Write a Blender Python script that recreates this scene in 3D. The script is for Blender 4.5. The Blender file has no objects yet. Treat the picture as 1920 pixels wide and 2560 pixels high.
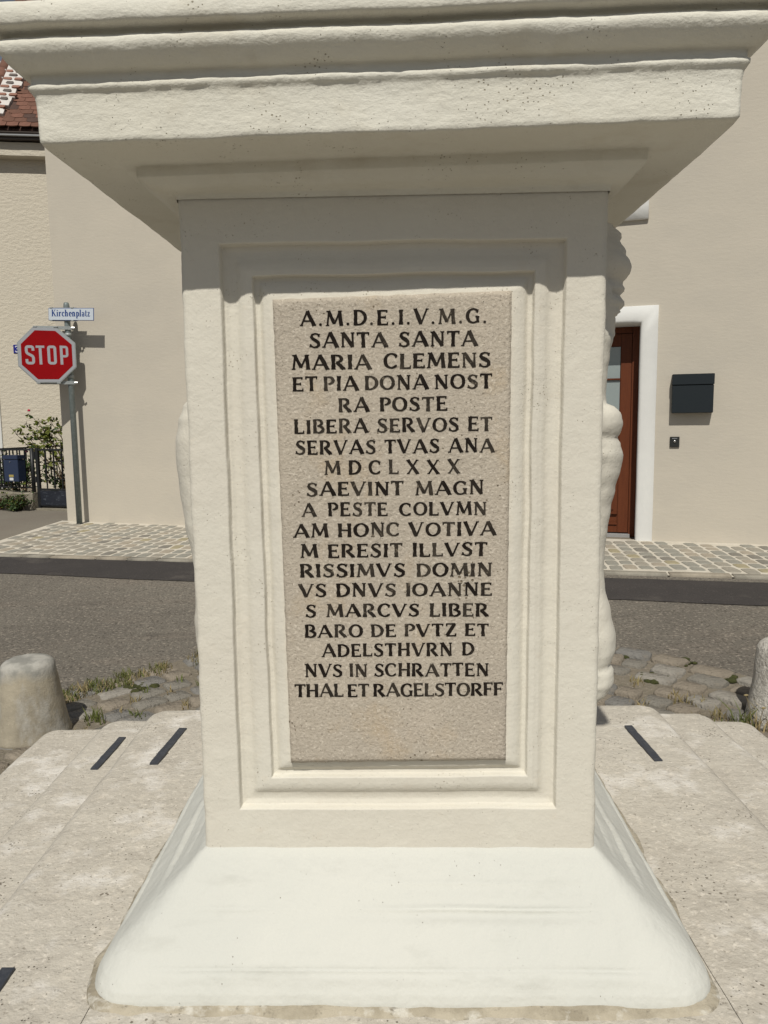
import bpy, bmesh, math, random
from mathutils import Vector, Matrix, noise
from math import sin, cos, radians, sqrt, pi
S = bpy.context.scene
C = S.collection
rnd = random.Random(7)

# ------------------------------------------------------------------ camera
pt_, rl_ = radians(6.9), radians(.72)
fw = Vector((0, cos(pt_), -sin(pt_))); up0 = Vector((0, sin(pt_), cos(pt_))); rt0 = Vector((1, 0, 0))
rt = rt0*cos(rl_) - up0*sin(rl_); up = up0*cos(rl_) + rt0*sin(rl_)
cd = bpy.data.cameras.new('camera'); cam = bpy.data.objects.new('camera', cd); C.objects.link(cam)
M = Matrix.Identity(4)
for i in range(3):
    M[i][0] = rt[i]; M[i][1] = up[i]; M[i][2] = -fw[i]
M[0][3], M[1][3], M[2][3] = 0, 0, 1.32
cam.matrix_world = M
cd.sensor_fit = 'VERTICAL'; cd.sensor_height = 36; cd.sensor_width = 27; cd.lens = 27.08
cd.clip_start = .05; cd.clip_end = 1500
S.camera = cam
S.render.resolution_x, S.render.resolution_y = 768, 1024

# ------------------------------------------------------------------ light
SUN_E, SUN_A = radians(51), radians(186.5)     # elevation, compass azimuth from +Y
w = bpy.data.worlds.new('World'); S.world = w; w.use_nodes = True
nt = w.node_tree; bg = nt.nodes['Background']
sky = nt.nodes.new('ShaderNodeTexSky'); sky.sky_type = 'NISHITA'; sky.sun_disc = False
sky.sun_elevation = SUN_E; sky.sun_rotation = SUN_A; sky.altitude = 200; sky.air_density = 1.0; sky.dust_density = .7
hs = nt.nodes.new('ShaderNodeHueSaturation'); hs.inputs['Saturation'].default_value = .50   # sky colour muted so that its fill in the shade is less blue
nt.links.new(sky.outputs[0], hs.inputs['Color']); nt.links.new(hs.outputs[0], bg.inputs[0]); bg.inputs[1].default_value = .050
ld = bpy.data.lights.new('sun', 'SUN'); ld.energy = 3.6; ld.angle = radians(.55); ld.color = (1, .958, .868)
sun = bpy.data.objects.new('sun', ld); C.objects.link(sun)
sd = Vector((sin(SUN_A)*cos(SUN_E), cos(SUN_A)*cos(SUN_E), sin(SUN_E)))
sun.rotation_euler = sd.to_track_quat('Z', 'Y').to_euler(); sun.location = (0, -5, 12)
S.view_settings.view_transform = 'Standard'; S.view_settings.look = 'None'
S.view_settings.exposure = .07; S.view_settings.gamma = 1; S.view_settings.use_curve_mapping = False
try:
    S.cycles.max_bounces = 6; S.cycles.diffuse_bounces = 4
except Exception: pass

# ------------------------------------------------------------------ materials
def mat(name, col, rough=.9, var=(), bump=(), pits=None, metal=0., spec=.3, tex='Object', specks=None):
    """var: (scale, colour, lo, hi, strength[, stretch]); bump: (scale, distance[, stretch]); pits: (scale, radius, colour, depth)"""
    m = bpy.data.materials.new(name); m.use_nodes = True
    n = m.node_tree.nodes; l = m.node_tree.links
    b = n['Principled BSDF']; b.inputs['Roughness'].default_value = rough
    b.inputs['Metallic'].default_value = metal; b.inputs['Specular IOR Level'].default_value = spec
    if tex == 'World': tc = n.new('ShaderNodeNewGeometry'); co = tc.outputs['Position']
    else: tc = n.new('ShaderNodeTexCoord'); co = tc.outputs[tex]
    def mapped(st):
        if not st: return co
        mp = n.new('ShaderNodeMapping'); mp.inputs['Scale'].default_value = st; l.new(co, mp.inputs[0]); return mp.outputs[0]
    rgb = n.new('ShaderNodeRGB'); rgb.outputs[0].default_value = (*col, 1); cur = rgb.outputs[0]
    for v in var:
        st = v[5] if len(v) > 5 else None
        t = n.new('ShaderNodeTexNoise'); t.inputs['Scale'].default_value = v[0]; t.inputs['Detail'].default_value = 6; t.inputs['Roughness'].default_value = .62
        l.new(mapped(st), t.inputs['Vector'])
        r = n.new('ShaderNodeMapRange'); r.inputs[1].default_value = v[2]; r.inputs[2].default_value = v[3]; r.inputs[4].default_value = v[4]
        l.new(t.outputs[0], r.inputs[0])
        x = n.new('ShaderNodeMix'); x.data_type = 'RGBA'; l.new(r.outputs[0], x.inputs[0]); l.new(cur, x.inputs[6]); x.inputs[7].default_value = (*v[1], 1)
        cur = x.outputs[2]
    h = None; last = None
    if pits:
        sc, rad, pc, dep = pits
        vo = n.new('ShaderNodeTexVoronoi'); vo.inputs['Scale'].default_value = sc; l.new(co, vo.inputs['Vector'])
        tn = n.new('ShaderNodeTexNoise'); tn.inputs['Scale'].default_value = sc*.11; tn.inputs['Detail'].default_value = 3; l.new(co, tn.inputs['Vector'])
        r0 = n.new('ShaderNodeMapRange'); r0.inputs[1].default_value = .42; r0.inputs[2].default_value = .75; r0.inputs[3].default_value = 0; r0.inputs[4].default_value = rad
        l.new(tn.outputs[0], r0.inputs[0])
        lt = n.new('ShaderNodeMath'); lt.operation = 'SUBTRACT'; l.new(r0.outputs[0], lt.inputs[0]); l.new(vo.outputs['Distance'], lt.inputs[1])
        r = n.new('ShaderNodeMapRange'); r.inputs[1].default_value = 0; r.inputs[2].default_value = .06
        l.new(lt.outputs[0], r.inputs[0])
        x = n.new('ShaderNodeMix'); x.data_type = 'RGBA'; l.new(r.outputs[0], x.inputs[0]); l.new(cur, x.inputs[6]); x.inputs[7].default_value = (*pc, 1); cur = x.outputs[2]
        bp = n.new('ShaderNodeBump'); bp.invert = True; bp.inputs['Distance'].default_value = dep; bp.inputs['Strength'].default_value = 1
        l.new(r.outputs[0], bp.inputs['Height']); last = bp
    for bb in bump:
        st = bb[2] if len(bb) > 2 else None
        t = n.new('ShaderNodeTexNoise'); t.inputs['Scale'].default_value = bb[0]; t.inputs['Detail'].default_value = 5; t.inputs['Roughness'].default_value = .6
        l.new(mapped(st), t.inputs['Vector'])
        bp = n.new('ShaderNodeBump'); bp.inputs['Distance'].default_value = bb[1]; bp.inputs['Strength'].default_value = 1
        l.new(t.outputs[0], bp.inputs['Height'])
        if last: l.new(last.outputs[0], bp.inputs['Normal'])
        last = bp
    if last: l.new(last.outputs[0], b.inputs['Normal'])
    l.new(cur, b.inputs['Base Color'])
    return m

m_shaft = mat('lime_paint', (.605, .572, .498), .85, var=[(3, (.645, .622, .545), .4, .65, .7), (30, (.57, .50, .40), .6, .8, .35)],
              bump=[(9, .0030), (45, .0016), (150, .0007)], pits=(170, .23, (.46, .41, .32), .0012))
m_corn = mat('lime_paint_cornice', (.625, .602, .52), .85, var=[(3, (.665, .65, .58), .4, .65, .7), (9, (.47, .42, .32), .55, .8, .5)],
             bump=[(9, .0024, (1, 1, 2)), (40, .0020, (.6, .6, 1.6)), (130, .0012)], pits=(150, .26, (.38, .34, .26), .0016))
m_base = mat('lime_paint_base', (.565, .565, .522), .8, var=[(2.5, (.52, .527, .49), .4, .7, .8), (7, (.425, .425, .385), .56, .78, .55, (1, 1, 4)), (16, (.37, .36, .31), .70, .80, .35), (60, (.45, .42, .35), .72, .82, .6)],
             bump=[(5, .006), (20, .0028), (90, .0008)], pits=(95, .14, (.32, .29, .23), .001))
m_tab = mat('conglomerate_stone', (.455, .402, .328), .95, var=[(3.2, (.40, .355, .295), .4, .62, .8), (4.6, (.44, .33, .20), .54, .70, .75), (11, (.48, .42, .345), .5, .68, .6),
             (190, (.66, .60, .51), .55, .66, .6), (210, (.20, .165, .13), .56, .67, .6)],
            bump=[(170, .0024), (42, .0016), (300, .0010)], pits=(110, .26, (.20, .16, .11), .002))
m_ink = mat('black_lettering_paint', (.014, .011, .009), .8, var=[(24, (.045, .038, .030), .45, .75, .8), (190, (.16, .13, .10), .66, .76, .6)], bump=[(150, .0015)], tex='World', spec=.05)
m_ink2 = mat('worn_black_lettering_paint', (.026, .022, .018), .85, var=[(30, (.065, .055, .043), .42, .7, .9), (150, (.24, .20, .15), .58, .70, .75)], bump=[(150, .0015)], tex='World', spec=.05)
m_step = mat('limestone_step', (.515, .48, .415), .92, var=[(2.6, (.465, .43, .37), .40, .62, .9), (5.5, (.68, .65, .60), .53, .64, .9), (14, (.42, .385, .33), .52, .68, .7),
             (34, (.60, .55, .47), .55, .66, .6), (75, (.68, .63, .55), .57, .66, .7), (95, (.24, .21, .17), .60, .68, .7)],
             bump=[(8, .008), (38, .005), (110, .0022)], pits=(85, .30, (.22, .19, .15), .003), tex='World')
m_mortar = mat('step_mortar', (.40, .35, .28), .95, var=[(30, (.25, .22, .18), .5, .7, .7)], bump=[(60, .004)])
m_fillet = mat('stained_mortar', (.43, .385, .30), .95, var=[(9, (.27, .235, .175), .45, .62, .85), (22, (.60, .58, .52), .55, .66, .8), (60, (.16, .14, .11), .6, .7, .7)], bump=[(45, .005), (120, .002)])
m_lead = mat('black_lead_strip', (.035, .04, .052), .55, var=[(60, (.07, .075, .085), .5, .7, .7)], bump=[(40, .0015)], spec=.5)
m_boll = mat('weathered_stone_bollard', (.36, .32, .245), .9, var=[(5, (.225, .20, .155), .42, .62, .9, (1, 1, .5)), (9, (.36, .345, .31), .52, .64, .8, (1, 1, .5)), (14, (.20, .18, .14), .6, .72, .8), (90, (.5, .44, .33), .6, .7, .4)],
             bump=[(18, .006), (90, .0012)])
def cap_bloom(m, z0, z1, col, col2):
    """pale lichen bloom with a ragged lower edge on the top of the stone"""
    n = m.node_tree.nodes; l = m.node_tree.links; b = n['Principled BSDF']; src = b.inputs['Base Color'].links[0].from_socket
    tc = n.new('ShaderNodeTexCoord'); sp = n.new('ShaderNodeSeparateXYZ'); l.new(tc.outputs['Object'], sp.inputs[0])
    t = n.new('ShaderNodeTexNoise'); t.inputs['Scale'].default_value = 7; t.inputs['Detail'].default_value = 6; l.new(tc.outputs['Object'], t.inputs['Vector'])
    a = n.new('ShaderNodeMath'); a.operation = 'MULTIPLY_ADD'; l.new(t.outputs[0], a.inputs[0]); a.inputs[1].default_value = .22; l.new(sp.outputs[2], a.inputs[2])
    r = n.new('ShaderNodeMapRange'); r.inputs[1].default_value = z0; r.inputs[2].default_value = z1; r.inputs[4].default_value = .85; l.new(a.outputs[0], r.inputs[0])
    t2 = n.new('ShaderNodeTexNoise'); t2.inputs['Scale'].default_value = 14; t2.inputs['Detail'].default_value = 6; l.new(tc.outputs['Object'], t2.inputs['Vector'])
    r2 = n.new('ShaderNodeMapRange'); r2.inputs[1].default_value = .42; r2.inputs[2].default_value = .58; l.new(t2.outputs[0], r2.inputs[0])
    c = n.new('ShaderNodeMix'); c.data_type = 'RGBA'; l.new(r2.outputs[0], c.inputs[0]); c.inputs[6].default_value = (*col, 1); c.inputs[7].default_value = (*col2, 1)
    x = n.new('ShaderNodeMix'); x.data_type = 'RGBA'; l.new(r.outputs[0], x.inputs[0]); l.new(src, x.inputs[6]); l.new(c.outputs[2], x.inputs[7]); l.new(x.outputs[2], b.inputs['Base Color'])
cap_bloom(m_boll, .365, .42, (.40, .39, .36), (.23, .23, .215))
m_bollcap = mat('stone_grey_bloom', (.42, .42, .40), .9, var=[(9, (.22, .22, .21), .45, .62, .8), (22, (.62, .61, .57), .55, .65, .7)], bump=[(18, .006), (90, .002)])
m_gran = mat('rough_granite', (.56, .53, .475), .95, var=[(60, (.66, .63, .57), .5, .6, .8), (95, (.26, .24, .21), .54, .66, .7)], bump=[(55, .018), (140, .004)])
m_asph = mat('old_asphalt', (.172, .156, .130), .95, var=[(.8, (.135, .121, .102), .42, .62, .9), (3, (.18, .155, .127), .5, .68, .7, (.5, 1.6, 1)), (52, (.31, .272, .225), .54, .63, .8), (66, (.06, .051, .043), .53, .62, .8), (1.6, (.085, .077, .066), .60, .70, .5, (.6, 2.6, 1)), (28, (.22, .19, .16), .6, .7, .5)],
             bump=[(70, .010), (30, .006)], tex='Object')
m_band = mat('new_asphalt', (.040, .036, .035), .9, var=[(3, (.052, .046, .044), .45, .7, .9), (60, (.10, .09, .085), .56, .68, .6), (42, (.38, .35, .30), .70, .74, .9), (2.2, (.13, .115, .10), .60, .74, .6)], bump=[(80, .006)])
m_drive = mat('driveway_asphalt', (.19, .171, .14), .95, var=[(1.2, (.17, .145, .12), .4, .65, .8), (80, (.28, .25, .21), .55, .68, .6)], bump=[(80, .003)])
m_soil = mat('dusty_joint', (.185, .16, .125), .97, var=[(3, (.19, .165, .125), .4, .65, .8), (50, (.34, .30, .25), .55, .7, .7), (20, (.13, .12, .08), .6, .7, .6)], bump=[(50, .01), (16, .012)])
m_mort2 = mat('pale_paving_mortar', (.56, .52, .445), .95, var=[(8, (.44, .40, .33), .45, .7, .7)], bump=[(60, .003)])
def sett(name, c): return mat(name, c, .85, var=[(7, tuple(k*.8 for k in c), .4, .65, .8), (60, tuple(min(.6, k*1.35) for k in c), .56, .7, .6)], bump=[(30, .003), (110, .001)])
SETT = [sett('grey_sett', (.305, .282, .235)), sett('cool_grey_sett', (.275, .265, .228)), sett('brown_sett', (.35, .308, .245)), sett('ochre_sett', (.33, .29, .19)), sett('dark_sett', (.21, .196, .168))]
def rsett(name, c): return mat(name, c, .95, var=[(6, tuple(k*.72 for k in c), .4, .62, .9), (24, tuple(k*1.35 for k in c), .54, .68, .7), (70, tuple(k*.5 for k in c), .56, .68, .7), (12, (.22, .19, .15), .56, .68, .7)], bump=[(14, .016), (50, .007), (120, .003)])
RSETT = [rsett('rough_grey_sett', (.215, .20, .172)), rsett('rough_pale_sett', (.285, .265, .232)), rsett('rough_tan_sett', (.25, .215, .17)), rsett('rough_cool_sett', (.20, .192, .178))]
m_wall = mat('smooth_beige_render', (.51, .467, .392), .92, var=[(.5, (.455, .42, .36), .35, .65, .9), (1.4, (.52, .475, .40), .45, .7, .7, (1, 1, 2.5)), (5, (.44, .40, .335), .6, .8, .35, (1, 1, .5))], bump=[(14, .0018, (1, 1, 3)), (120, .0005)])
m_rough = mat('rough_cream_render', (.57, .522, .432), .95, var=[(1, (.55, .505, .42), .4, .65, .8)], bump=[(14, .014, (.8, .8, 1.5)), (38, .006), (90, .003)])
m_white = mat('white_surround_paint', (.64, .64, .62), .85, var=[(2, (.60, .60, .585), .4, .7, .8)], bump=[(7, .004), (60, .0006)])
m_door = mat('red_brown_door_varnish', (.118, .034, .013), .5, var=[(9, (.092, .026, .011), .4, .7, .8, (6, 6, .5))], bump=[(60, .0003, (6, 6, .4))], spec=.2)
m_glass = mat('frosted_door_glass', (.25, .29, .29), .25, var=[(1.5, (.30, .34, .34), .4, .7, .8)], spec=.6)
m_win = mat('window_glass', (.03, .035, .04), .08, spec=.6)
m_alu = mat('aluminium_sill', (.55, .55, .55), .4, metal=.7)
m_anth = mat('anthracite_powder_coat', (.011, .016, .020), .6, spec=.25)
m_anth2 = mat('anthracite_plate', (.018, .02, .018), .35, spec=.5)
m_steel = mat('polished_steel', (.6, .6, .6), .2, metal=1)
m_galv = mat('galvanised_steel', (.16, .19, .19), .5, var=[(30, (.22, .25, .25), .45, .65, .8), (120, (.12, .14, .14), .55, .7, .5)], metal=.25, spec=.5)
m_galv2 = mat('galvanised_edge', (.30, .32, .32), .5, var=[(20, (.24, .26, .26), .45, .65, .8)], metal=.2, spec=.5)
m_refl = mat('sign_silver_sheet', (.31, .32, .345), .5, spec=.4)
m_red = mat('sign_red_sheet', (.25, .003, .005), .5, var=[(5, (.21, .003, .005), .4, .7, .8)], spec=.08)
m_swhite = mat('sign_pale_enamel', (.52, .57, .63), .4, spec=.45)
m_sblue = mat('sign_blue_print', (.012, .045, .19), .4)
m_nblue = mat('number_plate_blue', (.012, .014, .20), .3, spec=.5)
m_nwhite = mat('number_white', (.7, .7, .72), .4)
m_iron = mat('black_iron', (.012, .013, .015), .5, var=[(20, (.03, .028, .026), .55, .7, .7)], spec=.45)
m_kick = mat('scuffed_sheet', (.014, .017, .026), .5, var=[(14, (.10, .115, .14), .56, .7, .8, (1, 1, 3)), (40, (.2, .2, .2), .66, .74, .6)], bump=[(9, .006)], spec=.5)
m_navy = mat('navy_letterbox_paint', (.022, .034, .072), .45, spec=.45)
m_brass = mat('brass_label', (.35, .28, .09), .5)
m_label = mat('paper_label', (.6, .62, .65), .6)
m_conc = mat('old_concrete', (.26, .235, .185), .95, var=[(4, (.17, .155, .12), .4, .65, .9), (14, (.10, .095, .07), .58, .7, .7)], bump=[(20, .01), (80, .003)])
m_leaf = mat('rose_leaf', (.115, .14, .02), .5, var=[(3, (.13, .14, .03), .45, .65, .8)], spec=.4)
m_leaf2 = mat('dark_leaf', (.028, .055, .012), .55, var=[(5, (.04, .08, .02), .45, .65, .8)], spec=.35)
m_dry = mat('dry_leaf', (.20, .11, .04), .8, var=[(6, (.12, .06, .03), .45, .65, .8)])
m_redleaf = mat('reddish_leaf', (.085, .035, .025), .7)
m_stem = mat('rose_stem', (.075, .05, .025), .8)
m_rose = mat('red_petals', (.42, .008, .05), .5)
m_rosed = mat('faded_petals', (.16, .03, .06), .6)
m_grass = mat('grass_blade', (.105, .125, .035), .7, var=[(4, (.14, .14, .05), .45, .65, .8)])
m_straw = mat('dry_grass_blade', (.27, .215, .115), .85, var=[(5, (.17, .15, .06), .45, .65, .8)])
m_moss = mat('moss', (.05, .055, .018), .95, var=[(30, (.10, .09, .03), .5, .7, .7)], bump=[(90, .01)])
TILE = [mat('clay_tile_'+nm, c, .85, var=[(9, tuple(k*.6 for k in c), .45, .7, .8), (40, (.3, .27, .22), .68, .76, .4)], bump=[(40, .003)])
        for nm, c in (('brown', (.15, .075, .052)), ('red', (.19, .092, .065)), ('dark', (.085, .05, .04)))]
m_lime = mat('white_lime_mortar', (.60, .57, .54), .9, bump=[(20, .01)])
m_brk = [mat('brick_red', (.26, .135, .10), .9, bump=[(40, .004)]), mat('brick_grey', (.13, .11, .10), .9, bump=[(40, .004)])]
m_gutter = mat('brown_gutter_metal', (.075, .06, .052), .5, spec=.5)
m_zinc = mat('zinc_gutter_lip', (.40, .41, .42), .4, metal=.4)

# ------------------------------------------------------------------ helpers
def obj(name, bm, m, parent=None, smooth=False, label=None, kind=None, loc=None, rot=None):
    me = bpy.data.meshes.new(name); bm.normal_update(); bm.to_mesh(me); bm.free()
    for mm in (m if isinstance(m, (list, tuple)) else [m]): me.materials.append(mm)
    if smooth:
        for p in me.polygons: p.use_smooth = True
    o = bpy.data.objects.new(name, me); C.objects.link(o)
    if parent: o.parent = parent
    if loc is not None: o.location = loc
    if rot is not None: o.rotation_euler = rot
    if label: o['label'] = label
    if kind: o['kind'] = kind
    return o
def tag(o, label, cat, group=None):
    o['label'] = label; o['category'] = cat
    if group: o['group'] = group
    return o
def thing(name, label, cat, loc=(0, 0, 0), rz=0, group=None):
    o = bpy.data.objects.new(name, None); C.objects.link(o); o.empty_display_size = .1
    o.location = loc; o.rotation_euler = (0, 0, rz); return tag(o, label, cat, group)
def box(bm, x0, x1, y0, y1, z0, z1, mi=0):
    v = [bm.verts.new(p) for p in ((x0, y0, z0), (x1, y0, z0), (x1, y1, z0), (x0, y1, z0), (x0, y0, z1), (x1, y0, z1), (x1, y1, z1), (x0, y1, z1))]
    for f in ((0, 3, 2, 1), (4, 5, 6, 7), (0, 1, 5, 4), (1, 2, 6, 5), (2, 3, 7, 6), (3, 0, 4, 7)):
        bm.faces.new([v[i] for i in f]).material_index = mi
def bbox(x0, x1, y0, y1, z0, z1, bev=.004, seg=2):
    bm = bmesh.new(); box(bm, x0, x1, y0, y1, z0, z1)
    if bev: bmesh.ops.bevel(bm, geom=bm.edges[:], offset=bev, segments=seg, affect='EDGES')
    return bm
def tube(bm, pts, r, n=8, caps=True):
    pts = [Vector(p) for p in pts]; rs = r if isinstance(r, (list, tuple)) else [r]*len(pts); rings = []
    for i, p in enumerate(pts):
        d = (pts[min(i+1, len(pts)-1)] - pts[max(i-1, 0)]).normalized()
        a = d.orthogonal().normalized() if abs(d.z) < .9 else (Vector((1, 0, 0)) - d*d.x).normalized()
        b = d.cross(a)
        rings.append([bm.verts.new(p + (a*cos(2*pi*k/n) + b*sin(2*pi*k/n))*rs[i]) for k in range(n)])
    for A_, B_ in zip(rings, rings[1:]):
        for k in range(n): bm.faces.new((A_[k], A_[(k+1) % n], B_[(k+1) % n], B_[k]))
    if caps: bm.faces.new(rings[0][::-1]); bm.faces.new(rings[-1])
def fbm(p, s, seed=0.): return noise.fractal(Vector(p)*s + Vector((seed, seed*1.7, -seed)), 1.0, 2.0, 3)
def smooth(t): t = max(0., min(1., t)); return t*t*(3-2*t)

# ------------------------------------------------------------------ ground and paving
KY, KS = 5.985, -.216                 # kerb line  y = KY + KS x
def gz(x, y):
    s = (KY + KS*x - y)*.977
    return .15*(1-smooth(s/3.0)) if s > 0 else .15
def sheet(name, m, xs, ys, inside=None, dz=0., yf=None, label=None, rough=0.):
    bm = bmesh.new(); g = {}
    for i, x in enumerate(xs):
        for j, y in enumerate(ys):
            yy = yf(x, y) if yf else y
            g[i, j] = bm.verts.new((x, yy, gz(x, yy) + dz + (rough*noise.noise(Vector((x*2, yy*2, 0))) if rough else 0)))
    for i in range(len(xs)-1):
        for j in range(len(ys)-1):
            bm.faces.new((g[i, j], g[i+1, j], g[i+1, j+1], g[i, j+1]))
    return obj(name, bm, m, kind='structure', smooth=True)
def lin(a, b, n): return [a+(b-a)*i/n for i in range(n+1)]
GX = [-600, -200, -80, -30, -12] + lin(-8, 8, 64) + [12, 30, 80, 200, 600]
GY = [-600, -200, -60, -20, -6] + lin(-3, 12, 60) + [16, 30, 80, 200, 600]
sheet('ground', m_soil, GX, GY, dz=-.008)
# asphalt road: t from the cobbled circle round the monument out to the kerb
CX0, CY0, CR = .10, 2.25, 2.12
def band(name, m, lo, hi, xs, nt_, dz, kind='structure'):
    bm = bmesh.new(); g = []
    for x in xs:
        a, b = lo(x), hi(x); row = []
        for k in range(nt_+1):
            y = a+(b-a)*k/nt_; row.append(bm.verts.new((x, y, gz(x, y)+dz)))
        g.append(row)
    for i in range(len(xs)-1):
        for k in range(nt_): bm.faces.new((g[i][k], g[i+1][k], g[i+1][k+1], g[i][k+1]))
    return obj(name, bm, m, kind=kind, smooth=True)
def circ(x):
    d = CR*CR-(x-CX0)**2
    return CY0 + (sqrt(d) if d > 0 else 0) + .02*noise.noise(Vector((x*6, 0, 3)))
kerbf = lambda x: KY+KS*x
XR = [-40, -20, -10] + lin(-6, -2.0201, 20) + lin(-2.02, 2.22, 100) + lin(2.2201, 8, 30) + [14, 40]
band('road', m_asph, lambda x: circ(x) if abs(x-CX0) <= CR else CY0, lambda x: kerbf(x)-.006, XR, 26, -.002)
band('road_south', m_asph, lambda x: -30, lambda x: (2*CY0-circ(x)) if abs(x-CX0) <= CR else CY0, XR, 26, -.002).name = 'road_near_side'
def patch_lo(x): return 5.29-.245*x + .025*noise.noise(Vector((x*1.3, 0, 0))) + .008*noise.noise(Vector((x*14, 0, 0)))
def patch_hi(x):
    gap = smooth((x+1.2)/3.0)*.13
    return kerbf(x)-.008-gap + .012*noise.noise(Vector((x*5, 5, 0)))
band('asphalt_patch', m_band, patch_lo, patch_hi, lin(-9, 9, 220), 6, .003)
# driveway west of the paved strip
def pave_hi(x): return 9.12-.3153*(x+3.792)      # facade line
bm = bmesh.new(); dg = []
for x in lin(-12, -3.86, 16):
    row = [bm.verts.new((x, kerbf(x)+(12.6-kerbf(x))*k/8, .152)) for k in range(9)]; dg.append(row)
for i in range(16):
    for k in range(8): bm.faces.new((dg[i][k], dg[i+1][k], dg[i+1][k+1], dg[i][k+1]))
obj('driveway', bm, m_drive, kind='structure')
# driveway goes on behind the corner of the house
bm = bmesh.new(); v = [bm.verts.new(p) for p in ((-3.86, 9.05, .152), (-3.0, 9.4, .152), (-2.6, 12.5, .152), (-3.86, 12.6, .152))]; bm.faces.new(v)
obj('driveway_back', bm, m_drive, kind='structure')

# ------------------------------------------------------------------ paved strip with setts and kerbstones
pave = thing('pavement', '', ''); del pave['label']; del pave['category']; pave['kind'] = 'structure'
bm = bmesh.new(); g = []
for x in lin(-3.86, 9, 60):
    g.append([bm.verts.new((x, kerbf(x)+.004+(pave_hi(x)+.02-kerbf(x))*k/10, .156+.003*noise.noise(Vector((x*3, k, 0))))) for k in range(11)])
for a, b in zip(g, g[1:]):
    for k in range(10): bm.faces.new((a[k], b[k], b[k+1], a[k+1]))
obj('mortar_bed', bm, m_mort2, pave, smooth=True)
def stone_bm(sx, sy, h, seed, n=8, e=.5, top=.80, jit=.08):
    """a worn sett: rounded-rectangle outline, domed top"""
    r = random.Random(seed); bm = bmesh.new(); out = []
    for k in range(n):
        a = 2*pi*(k+.5)/n; c, s = cos(a), sin(a)
        px = (abs(c)**e)*(1 if c > 0 else -1); py = (abs(s)**e)*(1 if s > 0 else -1)
        out.append((px*sx*.5*r.uniform(1-jit*1.4, 1+jit*.5), py*sy*.5*r.uniform(1-jit*1.4, 1+jit*.5)))
    A_ = [bm.verts.new((x, y, -.03)) for x, y in out]; B_ = [bm.verts.new((x, y, 0)) for x, y in out]
    D_ = [bm.verts.new((x*top, y*top, h*r.uniform(.7, 1.1))) for x, y in out]; t = bm.verts.new((0, 0, h*r.uniform(.95, 1.15)))
    for k in range(n):
        j = (k+1) % n
        bm.faces.new((A_[k], A_[j], B_[j], B_[k])); bm.faces.new((B_[k], B_[j], D_[j], D_[k])); bm.faces.new((D_[k], D_[j], t))
    return bm
def mesh_of(bm, ms, name):
    me = bpy.data.meshes.new(name); bm.normal_update(); bm.to_mesh(me); bm.free(); me.materials.append(ms)
    for p in me.polygons: p.use_smooth = True
    return me
def place_many(items, meshes, name, parent, limit, stuffname):
    """items: (x,y,z,rz,scalex,scaley,meshindex,priority)"""
    items.sort(key=lambda t: t[7]); rest = bmesh.new(); n = 0
    mats = []
    for it in items:
        me = meshes[it[6]]
        if n < limit:
            o = bpy.data.objects.new(name, me); C.objects.link(o); o.parent = parent
            o.location = it[:3]; o.rotation_euler = (0, 0, it[3]); o.scale = (it[4], it[5], 1); n += 1
        else:
            if me.materials[0] not in mats: mats.append(me.materials[0])
            mi = mats.index(me.materials[0]); nf = len(rest.faces); nv = len(rest.verts)
            rest.from_mesh(me); rest.verts.ensure_lookup_table(); rest.faces.ensure_lookup_table()
            T = Matrix.Translation(it[:3]) @ Matrix.Rotation(it[3], 4, 'Z') @ Matrix.Diagonal((it[4], it[5], 1, 1))
            for v in rest.verts[nv:]: v.co = T @ v.co
            for f in rest.faces[nf:]: f.material_index = mi; f.smooth = True
    if len(rest.verts):
        o = obj(stuffname, rest, mats, parent, kind='stuff')
setts = []
for mi, mm in enumerate(SETT):
    for k in range(4): setts.append(mesh_of(stone_bm(.108, .187, .005, mi*10+k, n=12, e=.42, top=.86), mm, 'sett'))
items = []; ux = Vector((.9537, -.3007)); uy = Vector((.3007, .9537))
x = -4.2
col = 0
while x < 6:
    wcol = rnd.uniform(.108, .128); xm = x+wcol/2; y = kerbf(xm)+.12+rnd.uniform(0, .1); 
    # columns run from the kerb to the facade, leaning like the photo
    while True:
        ln = rnd.uniform(.13, .235); ym = y+ln/2
        px = xm + (ym-kerbf(xm))*.13; py = ym + rnd.uniform(-.004, .004)
        if py+ln/2 > pave_hi(px)-.01: break
        if px > -3.80:
            mi = rnd.choices(range(5), (6, 5, 2.6, .8, 1.4))[0]*4 + rnd.randrange(4)
            # nearest visible windows of ground: left of the pillar and right of it
            vis = (px < .2*0-1.25) or (1.35 < px < 3.2)
            items.append((px, py, .157, rnd.uniform(-.05, .05)-.12, wcol/.122*(.93 if px < 0 else 1.0), ln/.2*(.96 if px < 0 else 1.02), mi, (0 if vis else 100)+(Vector((px, py)).length)))
        y += ln+rnd.uniform(.008, .016)
    x += wcol
place_many(items, setts, 'cobblestone', pave, 290, 'hidden_cobblestones')
x = -3.85; kst = mesh_of(bbox(-.5, .5, -.05, .05, -.04, .008, .004, 1), SETT[0], 'kerbstone'); kst2 = mesh_of(bbox(-.5, .5, -.05, .05, -.04, .008, .004, 1), SETT[2], 'kerbstone')
while x < 8:
    ln = rnd.uniform(.26, .48); xm = x+ln/2
    o = bpy.data.objects.new('kerbstone', rnd.choice((kst, kst, kst2))); C.objects.link(o); o.parent = pave
    o.location = (xm, kerbf(xm)+.055, .157+rnd.uniform(-.002, .002)); o.rotation_euler = (0, 0, math.atan(KS)+rnd.uniform(-.01, .01)); o.scale = (ln-.006, 1, 1); x += ln

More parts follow.
